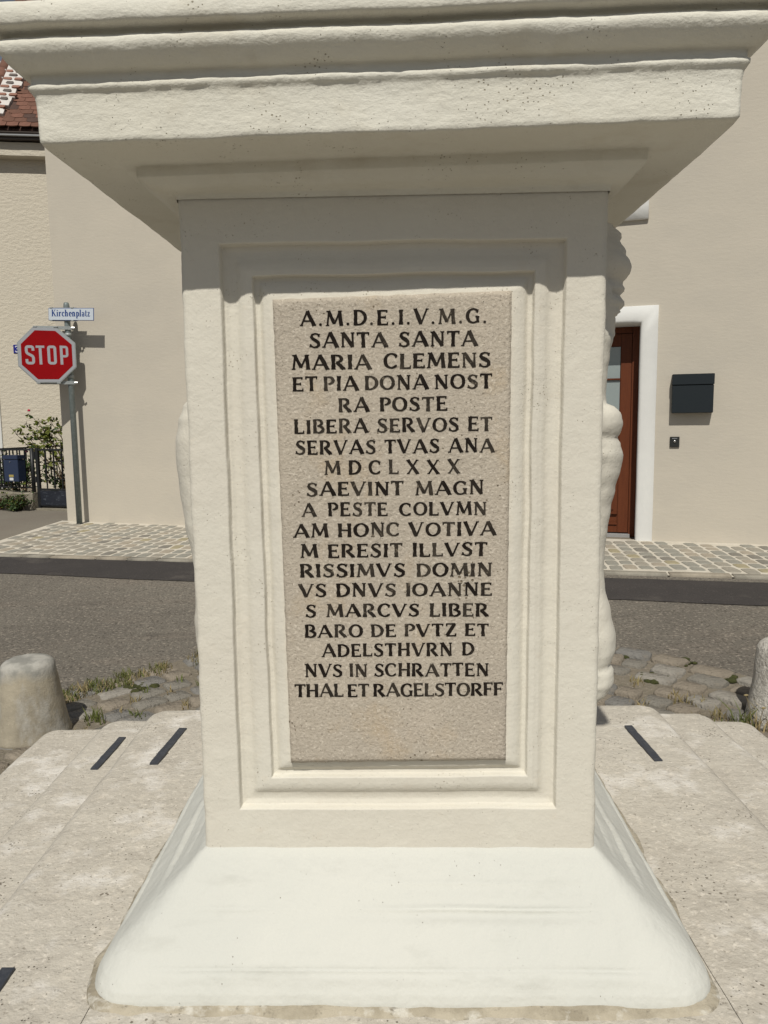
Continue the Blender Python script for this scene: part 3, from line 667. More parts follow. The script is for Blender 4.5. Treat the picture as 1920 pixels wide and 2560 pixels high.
for (e, z) in BP:
    hx, hy = HW+e, DP/2+e; rc = .006+max(0, e)*.46; row = []; hx += max(0, e)*.09
    pts = []
    for (cx_, cy_, a0) in ((-hx+rc, -hy+rc, 180), (hx-rc, -hy+rc, 270), (hx-rc, hy-rc, 0), (-hx+rc, hy-rc, 90)):
        for q in range(9): a = radians(a0+90*q/8); pts.append((cx_+rc*cos(a), cy_+rc*sin(a), cos(a), sin(a)))
        nxt = {180: (hx-rc, -hy, 0, -1), 270: (hx, hy-rc, 1, 0), 0: (-hx+rc, hy, 0, 1), 90: (-hx, -hy+rc, -1, 0)}[a0]
        lastp = pts[-1]
        for q in range(1, 60): t = q/60; pts.append((lastp[0]+(nxt[0]-lastp[0])*t, lastp[1]+(nxt[1]-lastp[1])*t, nxt[2], nxt[3]))
    for (x, y, nx, ny) in pts:
        lump = .004*smooth((e-.01)/.06)*fbm((x, y, z), 3.0, 21) + .0014*fbm((x, y, z), 11, 22)
        lo_ = .004*fbm((x, y, 0), 9, 23) if z < .36 else 0
        t_al = x if abs(ny) > abs(nx) else y+5; cr_ = smooth((min(hx, hy)-min(abs(t_al if abs(ny) > abs(nx) else y), 9)-.04)/.10) if max(abs(nx), abs(ny)) > .999 else 0
        gv = groove(t_al, z, cr_)
        row.append(bm.verts.new((x+nx*(lump-gv*.7), y+DP/2+ny*(lump-gv*.7), z+lump*.7+lo_-gv*.7)))
    rows.append(row)
for A_, B_ in zip(rows, rows[1:]):
    n_ = len(A_)
    for k in range(n_): bm.faces.new((A_[k], B_[k], B_[(k+1) % n_], A_[(k+1) % n_]))
obj('base', bm, m_base, ped, smooth=True)
bm = bmesh.new(); pts = []; hx, hy = HW+.171, DP/2+.162; rc = .05
for (cx_, cy_, a0) in ((-hx+rc, -hy+rc, 180), (hx-rc, -hy+rc, 270), (hx-rc, hy-rc, 0), (-hx+rc, hy-rc, 90)):
    for q in range(7): a = radians(a0+15*q); pts.append((cx_+rc*cos(a), cy_+rc*sin(a), cos(a), sin(a)))
    l_ = pts[-1]; nx = {180: (hx-rc, -hy), 270: (hx, hy-rc), 0: (-hx+rc, hy), 90: (-hx, -hy+rc)}[a0]
    for q in range(1, 110): t = q/110; pts.append((l_[0]+(nx[0]-l_[0])*t, l_[1]+(nx[1]-l_[1])*t, l_[2], l_[3]))
ra = []
for x, y, nx, ny in pts:
    wd = .012+.012*max(-.7, fbm((x, y, 0), 9, 41)); w2 = .009*max(0, .6+fbm((x, y, 0), 14, 43))
    ra.append([bm.verts.new((x-nx*.012, y+DP/2-ny*.012, .378)), bm.verts.new((x+nx*.003, y+DP/2+ny*.003, .3725+w2*.5)), bm.verts.new((x+nx*wd, y+DP/2+ny*wd, .3715)), bm.verts.new((x+nx*(wd+.004), y+DP/2+ny*(wd+.004), .362))])
for k in range(len(ra)):
    A_, B_ = ra[k], ra[(k+1) % len(ra)]
    for q in range(3): bm.faces.new((A_[q], A_[q+1], B_[q+1], B_[q]))
bmesh.ops.recalc_face_normals(bm, faces=bm.faces)
obj('mortar_fillet', bm, m_fillet, ped, smooth=True)
# --- figures in relief on the flanks (height field standing out from the side face)
def relief(side, P, lobes, label):
    bm = bmesh.new(); zs_ = lin(.62, 1.66, 190); ys = lin(.045, .60, 74); g = {}
    for i, z in enumerate(zs_):
        yc0 = .125+.012*sin(z*7); pz = prof(P, z)
        for j, y in enumerate(ys):
            h = 0
            for (zc, yc, rz_, ry_, hh) in lobes:
                q = ((z-zc)/rz_)**2+((y-yc)/ry_)**2
                if q < 1: h = max(h, hh*sqrt(1-q))
            wy = .035+.55*pz
            q = abs((y-yc0)/wy)
            if q < 1: h = max(h, pz*sqrt(1-q*q))
            fold = .0055*sin(z*75+y*95) if z > 1.46 else 0
            h += .0018*fbm((side, y, z), 12, 31)+.0008*fbm((side, y, z), 40, 32) - .003 + (fold if h > .01 else 0)
            g[i, j] = bm.verts.new((side*(HW+max(h, -.003)), y, z))
    for i in range(len(zs_)-1):
        for j in range(len(ys)-1):
            f = (g[i, j], g[i, j+1], g[i+1, j+1], g[i+1, j]); bm.faces.new(f if side > 0 else f[::-1])
    obj('relief_figure', bm, m_shaft, ped, smooth=True, label=label)
KD = 1.425/1.62
def rp(lst, sg): return sorted([(1.32+(z-1.32)*KD, sg*(x*KD-.019)-.003*sg-.35) for x, z in lst])
relief(1, rp([(.463, 1.345), (.486, 1.336), (.497, 1.322), (.501, 1.305), (.497, 1.288), (.490, 1.276), (.497, 1.262), (.503, 1.241), (.499, 1.21), (.490, 1.17), (.481, 1.131), (.475, 1.086), (.471, 1.05), (.470, 1.0), (.472, .96), (.484, .908),
              (.495, .855), (.494, .83), (.487, .807), (.480, .800), (.490, .785), (.491, .762), (.482, .745), (.455, .715), (.43, .70), (.461, 1.36), (.462, 1.40), (.467, 1.446), (.473, 1.476), (.470, 1.51), (.468, 1.520), (.43, 1.705), (.46, 1.695)], 1),
       [(1.634, .14, .022, .06, .056), (1.608, .135, .026, .065, .066), (1.582, .13, .042, .07, .073), (1.543, .13, .019, .065, .061), (1.519, .13, .021, .065, .066), (1.503, .13, .013, .06, .060), (1.15, .36, .30, .09, .06), (1.42, .36, .14, .12, .07), (.80, .32, .06, .14, .05)],
       'carved bent leg and curling drapery in relief on the right flank')
relief(-1, rp([(-.400, 1.37), (-.418, 1.350), (-.430, 1.319), (-.439, 1.272), (-.440, 1.24), (-.437, 1.192), (-.430, 1.111), (-.416, 1.032), (-.409, .99), (-.412, .937), (-.414, .898), (-.411, .854), (-.40, .80), (-.36, .72), (-.39, 1.45), (-.38, 1.6), (-.375, 1.69)], -1),
       [(1.45, .34, .14, .12, .06), (1.0, .36, .25, .09, .055)], 'carved leg in low relief on the left flank')

# ------------------------------------------------------------------ bollards
def bollard(loc, rb, rt_, h, m, label, rough, seed, cap=None):
    bm = bmesh.new(); n = 40; rows = []; prof_ = [(rb*1.0, 0), (rb*1.02, .02)]+[(rb+(rt_-rb)*t**.85, .02+(h-.06)*t) for t in lin(.05, 1, 16)]+[(rt_*.985, h-.025), (rt_*.93, h-.012), (rt_*.82, h-.003), (rt_*.6, h+.003), (rt_*.3, h+.006), (.004, h+.007)]
    for r, z in prof_:
        row = []
        for k in range(n):
            a = 2*pi*k/n; d = 1+rough*fbm((cos(a), sin(a), z*4), 1.6, seed); row.append(bm.verts.new((r*cos(a)*d, r*sin(a)*d, z+rough*.1*fbm((cos(a)*r*8, sin(a)*r*8, z), 2, seed+3))))
        rows.append(row)
    for i, (A_, B_) in enumerate(zip(rows, rows[1:])):
        for k in range(n):
            f = bm.faces.new((A_[k], A_[(k+1) % n], B_[(k+1) % n], B_[k]))
            if cap and prof_[i][1] > h-.045+.03*noise.noise(Vector((cos(2*pi*k/n)*1.5, sin(2*pi*k/n)*1.5, 0))): f.material_index = 1
    bm.faces.new(rows[-1]); bm.faces.new(rows[0][::-1])
    o = obj('stone_bollard', bm, [m, cap] if cap else m, smooth=True, loc=loc); tag(o, label, 'bollard'); return o
bollard((-1.50, 3.13, .005), .155, .108, .335, m_boll, 'smooth ochre stone bollard with a grey weathered top left of the steps', .03, 1)
bollard((1.69, 3.12, .005), .165, .128, .365, m_gran, 'rough grey granite bollard at the right edge behind the steps', .05, 5)

# ------------------------------------------------------------------ beige house (local: x along facade, y into the house)
HA = -radians(17.5)
house = thing('beige_house', 'tall smooth beige rendered house with a white framed brown door behind the pedestal', 'house', (-3.792, 9.101, 0), HA)
def wall_with_holes(xs, zs_, holes, y, thick, m, name, parent):
    """front sheet with real openings and reveals"""
    bm = bmesh.new()
    X = sorted(set(xs+[h[0] for h in holes]+[h[1] for h in holes])); Z = sorted(set(zs_+[h[2] for h in holes]+[h[3] for h in holes]))
    g = {}
    def V(x, z): 
        if (x, z) not in g: g[x, z] = bm.verts.new((x, y, z))
        return g[x, z]
    for a, b in zip(X, X[1:]):
        for c, d in zip(Z, Z[1:]):
            if any(h[0] <= a and b <= h[1] and h[2] <= c and d <= h[3] for h in holes): continue
            bm.faces.new((V(a, c), V(b, c), V(b, d), V(a, d)))
    for h in holes:
        p = [(h[0], h[2]), (h[0], h[3]), (h[1], h[3]), (h[1], h[2])]
        q = [bm.verts.new((x, y, z)) for x, z in p]; r = [bm.verts.new((x, y+thick, z)) for x, z in p]
        for k in range(4): bm.faces.new((q[k], q[(k+1) % 4], r[(k+1) % 4], r[k]))
    return obj(name, bm, m, parent)
EZ = 5.60
WH = (5.55, 6.31, 3.24, 4.55)
wall_with_holes(lin(.03, 13, 8), lin(-.1, EZ, 4), [(5.40, 6.46, -.1, 2.175), WH], 0, .3, m_wall, 'facade', house)
bm = bmesh.new(); v = [bm.verts.new(p) for p in ((.03, 0, -.1), (.03, 8, -.1), (.03, 8, EZ), (.03, 4, EZ+3.6), (.03, 0, EZ))]; bm.faces.new(v[::-1])
v = [bm.verts.new(p) for p in ((13, 0, -.1), (13, 8, -.1), (13, 8, EZ), (13, 4, EZ+3.6), (13, 0, EZ))]; bm.faces.new(v)
v = [bm.verts.new(p) for p in ((.03, 8, -.1), (13, 8, -.1), (13, 8, EZ), (.03, 8, EZ))]; bm.faces.new(v[::-1])
obj('side_wall', bm, m_wall, house)
# unseen backing added so that no daylight enters behind the door
bm = bmesh.new(); box(bm, 5.2, 6.7, .36, .40, -.1, 5.0); obj('daylight_backing', bm, m_anth, house)
def surround(name, x0, x1, z0, z1, ow, closed, parent, y0=-.022, rev=.27):
    pr = [(ow, .002), (ow, y0*.7), (ow-.004, y0), (.030, y0), (.014, y0+.004), (.004, y0+.014), (0, y0+.030), (0, rev)]
    bm = bmesh.new()
    path = [(x0, z0, -1, 0 if not closed else -1), (x0, z1, -1, 1), (x1, z1, 1, 1), (x1, z0, 1, 0 if not closed else -1)]
    rows = []
    seg = 14
    pp = []
    for a, b in zip(path, path[1:]+([path[0]] if closed else [])):
        for k in range(seg): pp.append((a, b, k/seg))
    if not closed: pp.append((path[2], path[3], 1.0))
    for a, b, t in pp:
        row = []
        for o_, d in pr:
            ax, az = a[0]+a[2]*o_, a[1]+a[3]*o_; bx, bz = b[0]+b[2]*o_, b[1]+b[3]*o_
            x, z = ax+(bx-ax)*t, az+(bz-az)*t
            w_ = .003*noise.noise(Vector((x*3, z*3, o_*20)))
            row.append(bm.verts.new((x+w_, d, z+w_)))
        rows.append(row)
    prs = list(zip(rows, rows[1:]))+([(rows[-1], rows[0])] if closed else [])
    for A_, B_ in prs:
        for k in range(len(pr)-1): bm.faces.new((A_[k], A_[k+1], B_[k+1], B_[k]))
    bmesh.ops.recalc_face_normals(bm, faces=bm.faces)
    return obj(name, bm, m_white, parent, smooth=True)
surround('door_surround', 5.425, 6.447, .135, 2.155, .152, False, house)
ws = surround('window_surround', 5.57, 6.29, 3.26, 4.53, .20, True, house, y0=-.035, rev=.2)
win = obj('window', bbox(5.57, 6.29, .16, .20, 3.26, 4.53, .002, 1), m_white, house)
for (a, b) in ((5.62, 5.91), (5.95, 6.24)): obj('pane', bbox(a, b, .150, .158, 3.32, 4.47, 0), m_win, win)
# door
door = obj('door', bbox(5.49, 6.382, .285, .33, .185, 2.095, .003, 1), m_door, house)
def dpart(name, x0, x1, y0, y1, z0, z1, m=m_door, bev=.004): return obj(name, bbox(x0, x1, y0, y1, z0, z1, bev), m, door)
for a, b in ((5.425, 5.488), (6.384, 6.447)): dpart('frame_post', a, b, .252, .33, .150, 2.155)
dpart('frame_head', 5.490, 6.382, .252, .33, 2.097, 2.155)
for a, b in ((5.492, 5.590), (6.282, 6.380)): dpart('stile', a, b, .262, .284, .187, 2.093)
dpart('top_rail', 5.592, 6.280, .264, .284, 1.975, 2.093); dpart('lock_rail', 5.592, 6.280, .264, .284, 1.245, 1.352); dpart('bottom_rail', 5.592, 6.280, .264, .284, .187, .262)
for a, b in ((5.592, 5.931), (5.941, 6.280)):
    for c, d in ((1.354, 1.659), (1.677, 1.973)): dpart('pane', a+.004, b-.004, .276, .281, c, d, m_glass, 0)
dpart('glazing_bar', 5.592, 6.280, .256, .275, 1.659, 1.677); dpart('glazing_bar', 5.929, 5.943, .257, .2745, 1.354, 1.973)
for a, b in ((5.63, 5.91), (5.96, 6.24)): dpart('raised_panel', a, b, .268, .284, .40, 1.20, bev=.012)
dpart('weather_bar', 5.592, 6.280, .250, .263, .262, .285)
dpart('panel_moulding', 5.595, 6.278, .258, .284, .365, .385)
obj('threshold', bbox(5.425, 6.40, .235, .30, .14, .178, .003), m_alu, house)
bm = bmesh.new(); tube(bm, [(5.545, .262, 1.15), (5.545, .21, 1.15), (5.66, .205, 1.15)], .009); obj('handle', bm, m_steel, door, smooth=True)
bm = bmesh.new()
# clay tile roof of the beige house: only its edge shows above the cornice
RPT = radians(47)
rf = bmesh.new(); cu, su = cos(RPT), sin(RPT)
v = [rf.verts.new(p) for p in ((-.22, -.32, EZ+.02), (13.2, -.32, EZ+.02), (13.2, 4, EZ+.02+4.32*su/cu), (-.22, 4, EZ+.02+4.32*su/cu))]; rf.faces.new(v)
v2 = [rf.verts.new((p.co.x, p.co.y+.1, p.co.z-.12)) for p in v]; rf.faces.new(v2[::-1])
for k in range(4): rf.faces.new((v[k], v2[k], v2[(k+1) % 4], v[(k+1) % 4]))
roof = obj('roof', rf, TILE[2], house)
def tile_mesh(m, n=5):
    bm = bmesh.new(); W2, L2, th = .088, .30, .016
    pts = [(-W2, L2), (W2, L2), (W2, .045)] + [(W2*cos(radians(a)), .045-.022*sin(radians(a))) for a in (25, 60, 90, 120, 155)] + [(-W2, .045)]
    b = [bm.verts.new((x, y, 0)) for x, y in pts]; t = [bm.verts.new((x, y, th)) for x, y in pts]
    bm.faces.new(b[::-1]); bm.faces.new(t)
    for k in range(len(pts)): bm.faces.new((b[k], b[(k+1) % len(pts)], t[(k+1) % len(pts)], t[k]))
    me = bpy.data.meshes.new('tile'); bm.normal_update(); bm.to_mesh(me); bm.free(); me.materials.append(m); return me
TM = [tile_mesh(m) for m in TILE]
def lay_tiles(parent, y_e, z_e, pitch, rows_, u0f, u1, limit, gauge=.175, wd=.186, name='roof_tile'):
    cp, sp_ = cos(pitch), sin(pitch); rest = bmesh.new(); n = 0
    cand = []
    for r in range(rows_):
        u = u0f(r*gauge)+(wd/2 if r % 2 else 0)
        while u < u1:
            cand.append((r, u+wd/2)); u += wd
    u_first = min(c[1] for c in cand)
    cand.sort(key=lambda c: (c[1]-u0f(0))+c[0]*.05)
    mats = TILE
    for (r, u) in cand:
        lift = .03+rnd.uniform(0, .006); tip = rnd.uniform(-.01, .01)
        Tm = Matrix.Translation((u, y_e+r*gauge*cp, z_e+r*gauge*sp_)) @ Matrix.Rotation(pitch-.05, 4, 'X') @ Matrix.Translation((0, 0, lift)) @ Matrix.Rotation(rnd.uniform(-.025, .025), 4, 'Z') @ Matrix.Rotation(tip, 4, 'Y')
        k = rnd.choices((0, 1, 2), (5, 5, 2))[0]
        if n < limit:
            o = bpy.data.objects.new(name, TM[k]); C.objects.link(o); o.parent = parent; o.matrix_local = Tm; n += 1
        else:
            nf = len(rest.faces); nv = len(rest.verts); rest.from_mesh(TM[k]); rest.verts.ensure_lookup_table(); rest.faces.ensure_lookup_table()
            for v in rest.verts[nv:]: v.co = Tm @ v.co
            for f in rest.faces[nf:]: f.material_index = k
    if len(rest.verts): obj('further_roof_tiles', rest, mats, parent, kind='stuff')
lay_tiles(roof, -.34, EZ+.02, RPT, 12, lambda v: -.20, 3.2, 60)

# letter box and bell
lb = thing('wall_letterbox', 'flat dark anthracite letterbox on the beige wall right of the door', 'letterbox', (-3.792+.9537*6.905, 9.101-.3007*6.905, 0), HA)
obj('body', bbox(-.172, .172, -.092, 0, 1.338, 1.585, .003), m_anth, lb)
obj('lid', bbox(-.175, .175, -.100, 0, 1.588, 1.683, .003), m_anth, lb)
bl = thing('door_bell', 'small square black bell plate with a steel button under the anthracite letterbox', 'doorbell', (-3.792+.9537*6.770, 9.101-.3007*6.770, 0), HA)
obj('plate', bbox(-.041, .041, -.016, 0, 1.030, 1.124, .002), m_anth2, bl)
bm = bmesh.new(); bmesh.ops.create_cone(bm, cap_ends=True, segments=20, radius1=.012, radius2=.010, depth=.010, matrix=Matrix.Translation((0, -.021, 1.084)) @ Matrix.Rotation(pi/2, 4, 'X')); obj('button', bm, m_steel, bl, smooth=True)
bm = bmesh.new()
for k in range(5): box(bm, -.022+k*.009, -.016+k*.009, -.0172, -.0165, 1.106, 1.112)
obj('name_print', bm, m_refl, bl)

# ------------------------------------------------------------------ cream house to the left (same orientation)
lh = thing('cream_house', 'rough cream rendered house with a brown tiled roof beyond the garden fence on the left', 'house', (-6.0, 13.16, 0), radians(6.5))
UL = -.62
wall_with_holes(lin(UL, 3, 6), [-.1, 2, 5.60], [], 0, .2, m_rough, 'wall', lh)
bm = bmesh.new()
for u_, fl in ((UL, 1), (3.0, 0)):
    v = [bm.verts.new(p) for p in ((u_, 0, -.1), (u_, 7, -.1), (u_, 7, 5.6), (u_, 3.5, 9.3), (u_, 0, 5.6))]; bm.faces.new(v[::-1] if fl else v)
v = [bm.verts.new(p) for p in ((UL, 7, -.1), (3, 7, -.1), (3, 7, 5.6), (UL, 7, 5.6))]; bm.faces.new(v[::-1])
obj('gable_walls', bm, m_rough, lh)
bm = bmesh.new()
pr = [(0, 5.585), (-.06, 5.589), (-.165, 5.592), (-.178, 5.60), (-.18, 5.64), (-.18, 5.80), (0, 5.81)]
g = []
for x in lin(UL, 3, 90): g.append([bm.verts.new((x, y+.003*noise.noise(Vector((x*4, 0, 0))), z+.007*noise.noise(Vector((x*5, 0, 2))))) for y, z in pr])
for a, b in zip(g, g[1:]):
    for k in range(len(pr)-1): bm.faces.new((a[k], b[k], b[k+1], a[k+1]))
obj('eaves_moulding', bm, m_rough, lh, smooth=False)
obj('soffit_board', bbox(UL, 3, -.26, -.02, 5.82, 5.845, 0), m_gutter, lh)
bm = bmesh.new(); g = []
for x in (UL, 3): g.append([bm.verts.new((x, -.245+.062*cos(radians(a)), 5.915+.062*sin(radians(a)))) for a in range(180, 361, 15)])
for k in range(len(g[0])-1): bm.faces.new((g[0][k], g[1][k], g[1][k+1], g[0][k+1]))
gt = obj('gutter', bm, m_gutter, lh, smooth=True)
bm = bmesh.new(); tube(bm, [(UL, -.305, 5.868), (3, -.305, 5.868)], .017); obj('gutter_band', bm, m_zinc, gt, smooth=True)
bm = bmesh.new(); tube(bm, [(UL, -.308, 5.915), (3, -.308, 5.915)], .010); obj('gutter_lip', bm, m_gutter, gt, smooth=True)
obj('fascia_board', bbox(UL, 3, -.275, -.262, 5.86, 5.955, 0), m_gutter, lh)
LP = radians(48); YE, ZE = -.29, 5.956
bm = bmesh.new(); L8 = 5.2
v = [bm.verts.new(p) for p in ((-.36, YE, ZE-.01), (3, YE, ZE-.01), (3, YE+L8*cos(LP), ZE-.01+L8*sin(LP)), (-.36, YE+L8*cos(LP), ZE-.01+L8*sin(LP)))]; bm.faces.new(v)
v2 = [bm.verts.new((q.co.x, q.co.y+.06, q.co.z-.05)) for q in v]; bm.faces.new(v2[::-1])
for k in range(4): bm.faces.new((v[k], v2[k], v2[(k+1) % 4], v[(k+1) % 4]))
lroof = obj('roof', bm, TILE[2], lh)
def RP(u, v, h): return Vector((u, YE+v*cos(LP)-h*sin(LP), ZE+v*sin(LP)+h*cos(LP)))
def edge_u(v): return -.13+.17*smooth(v/.9)
lay_tiles(lroof, YE-.035, ZE-.01, LP, 24, edge_u, 2.6, 210, gauge=.125)
# mortared brickwork along the verge
bm = bmesh.new()
for k in range(30):
    v0 = .02+k*.128; v1 = v0+.126; a = -.235; b = edge_u(v0+.06)+.02+rnd.uniform(-.05, .05)
    P_ = [RP(a, v0, .04), RP(b, v0, .04), RP(b, v1, .04), RP(a, v1, .04), RP(a, v0, .125), RP(b, v0, .105), RP(b, v1, .105), RP(a, v1, .125)]
    vv = [bm.verts.new(p) for p in P_]
    for f in ((0, 3, 2, 1), (4, 5, 6, 7), (0, 1, 5, 4), (1, 2, 6, 5), (2, 3, 7, 6), (3, 0, 4, 7)): bm.faces.new([vv[i] for i in f])
obj('verge_mortar', bm, m_lime, lroof)
for k in range(30):
    v0 = .045+k*.128; u = -.215+(.07 if k % 2 else 0)
    while u < edge_u(v0)-.05:
        L_ = rnd.uniform(.10, .15); bm = bmesh.new(); P_ = []
        for h in (.10, .130):
            for (du, dv) in ((0, .012), (.02, 0), (L_-.02, 0), (L_, .03), (L_-.015, .066), (.015, .068)): P_.append(RP(u+du, v0+dv, h))
        vv = [bm.verts.new(p) for p in P_]
        bm.faces.new(vv[6:])
        for q in range(6): bm.faces.new((vv[q], vv[(q+1) % 6], vv[6+(q+1) % 6], vv[6+q]))
        grey = .75 if .5 < v0 < .95 else .15
        obj('verge_brick', bm, m_brk[1 if rnd.random() < grey else 0], lroof)
        u += L_+.035
for k in range(14):
    v0 = .0+k*.27; a = RP(-.285, v0, .06); b = RP(-.285, v0+.31, .085)
    bm = bmesh.new(); tube(bm, [a, (a+b)/2, b], [.098, .092, .086], 14); obj('ridge_cap', bm, TILE[1 if k % 2 else 0], lroof, smooth=True)
    bm = bmesh.new(); d = (b-a).normalized(); tube(bm, [a-d*.010, a+d*.014], [.106, .106], 14); obj('cap_mortar', bm, m_lime, lroof, smooth=True)
obj('corner_strip', bbox(UL-.01, -.446, -.022, -.001, .2, 5.58, .004), m_white, lh)
# house number
hn = thing('house_number_plate', 'small blue enamel house number plate with a white 3 behind the stop sign', 'number plate', (-6.0-.081*cos(radians(6.5)), 13.16-.081*sin(radians(6.5)), 0), radians(6.5))
obj('plate', bbox(-.088, .088, -.012, 0, 2.485, 2.628, .004), m_nblue, hn)
def text_obj(name, fn, m, parent, rough=0):
    bm = bmesh.new(); fn(Pen(bm, rough)); bmesh.ops.recalc_face_normals(bm, faces=bm.faces); return obj(name, bm, m, parent)
def n3(p):
    p.set(lambda x, y, l: (-.062+x*.085, -.0125-l*2e-5, 2.505+y*.102))
    p.path([(.08, .80), (.18, .93), (.38, .96), (.56, .88), (.60, .74), (.52, .60), (.34, .53)], [.17, .15, .14, .17, .21, .17, .12], 1)
    p.path([(.34, .53), (.56, .47), (.66, .32), (.62, .14), (.42, .03), (.20, .05), (.06, .20)], [.12, .17, .22, .2, .15, .15, .17], 1)
text_obj('digit', n3, m_nwhite, hn)

# ------------------------------------------------------------------ sign post with its two signs
post = thing('sign_post', 'galvanised post with red stop sign and street name sign at the beige house corner', 'sign post', (-3.524, 8.838, .155))
bm = bmesh.new(); tube(bm, [(0, 0, 0), (0, 0, 2.46), (0, 0, 2.485), (0, 0, 2.50)], [.0325, .0325, .030, .022], 20); obj('pole', bm, m_galv, post, smooth=True)
bm = bmesh.new(); tube(bm, [(0, 0, -.003), (0, 0, .006)], [.042, .040], 20); obj('footing_ring', bm, m_iron, post, smooth=True)
# stop sign: plate plane turned 15 degrees
st = bpy.data.objects.new('stop_sign', None); C.objects.link(st); st.parent = post; st.location = (0, 0, -.155); st.rotation_euler = (0, 0, radians(15))
SY = -.070; OCT = [(-.350, 2.378), (-.107, 2.374), (.079, 2.204), (.077, 1.937), (-.102, 1.764), (-.347, 1.764), (-.527, 1.946), (-.524, 2.204)]
ocx, ocz = -.225, 2.071
def octo(bm, s, y0, y1, mi=0):
    a = [bm.verts.new((ocx+(x-ocx)*s, y0, ocz+(z-ocz)*s)) for x, z in OCT]; b = [bm.verts.new((ocx+(x-ocx)*s, y1, ocz+(z-ocz)*s)) for x, z in OCT]
    bm.faces.new(a); bm.faces.new(b[::-1])
    for k in range(8): bm.faces.new((a[k], a[(k+1) % 8], b[(k+1) % 8], b[k]))
    bmesh.ops.recalc_face_normals(bm, faces=bm.faces)
bm = bmesh.new(); octo(bm, 1.0, SY, SY+.026); bmesh.ops.bevel(bm, geom=bm.edges[:], offset=.003, segments=1, affect='EDGES'); obj('frame_tray', bm, m_galv2, st)
bm = bmesh.new(); octo(bm, .965, SY-.002, SY-.0002); obj('silver_border', bm, m_refl, st)
bm = bmesh.new(); octo(bm, .868, SY-.0035, SY-.0022); obj('red_field', bm, m_red, st)
def stop(p):
    H = .208; w_ = .138
    def at(x0): p.set(lambda x, y, l: (x0+x*H, SY-.0040-l*2e-5, 1.966+y*H))
    def pth(pts, ww=w_):
        q = []                       # round the corners
        for i, a in enumerate(pts):
            if 0 < i < len(pts)-1:
                b, c = pts[i-1], pts[i+1]; R0 = .10
                for o in (b, c):
                    pass
                d1 = Vector((b[0]-a[0], b[1]-a[1])); d2 = Vector((c[0]-a[0], c[1]-a[1])); r1 = min(R0, d1.length*.5); r2 = min(R0, d2.length*.5)
                A = Vector(a); s1 = A+d1.normalized()*r1; s2 = A+d2.normalized()*r2
                for t in (0, .25, .5, .75, 1): q.append(tuple(s1*(1-t)**2+A*2*t*(1-t)+s2*t*t))
            else: q.append(a)
        p.path(q, [ww]*len(q), 1)
    h = w_/2
    at(-.447); pth([(.465-h, .72), (.465-h, 1-h), (h, 1-h), (h, .60), (.465-h, .42), (.465-h, h), (h, h), (h, .28)])
    at(-.335); p.path([(.212, 0), (.212, 1-w_+.002)], [w_, w_]); p.path([(0, 1-h), (.425, 1-h)], [w_*.86, w_*.86])
    at(-.219); pth([(.452/2, 1-h), (h, 1-h), (h, h), (.452-h, h), (.452-h, 1-h), (.452/2, 1-h)])
    at(-.088); p.path([(h, 0), (h, 1)], [w_, w_]); pth([(h, 1-h), (.425-h, 1-h), (.425-h, .44), (h, .44)], w_*.9)
text_obj('stop_lettering', stop, m_refl, st)
for z in (2.372, 1.768):
    bm = bmesh.new(); box(bm, -.34, .035, SY+.027, SY+.042, z-.018, z+.018); box(bm, .035, .05, SY+.027, .05, z-.017, z+.017); obj('bracket', bm, m_galv2, st)
    bm = bmesh.new(); tube(bm, [(.045, SY+.01, z), (.078, SY+.01, z)], .010, 8); obj('bolt', bm, m_steel, st)
    for x in (-.33, -.12):
        obj('clip', bbox(x-.02, x+.02, SY-.006, SY+.03, z+(.0 if z > 2 else -.012), z+(.014 if z > 2 else .0), .001, 1), m_galv2, st)
for z in (2.30, 1.84):
    bm = bmesh.new(); tube(bm, [(0, 0, z-.018), (0, 0, z+.018)], .037, 16); obj('clamp', bm, m_galv2, st, smooth=True)
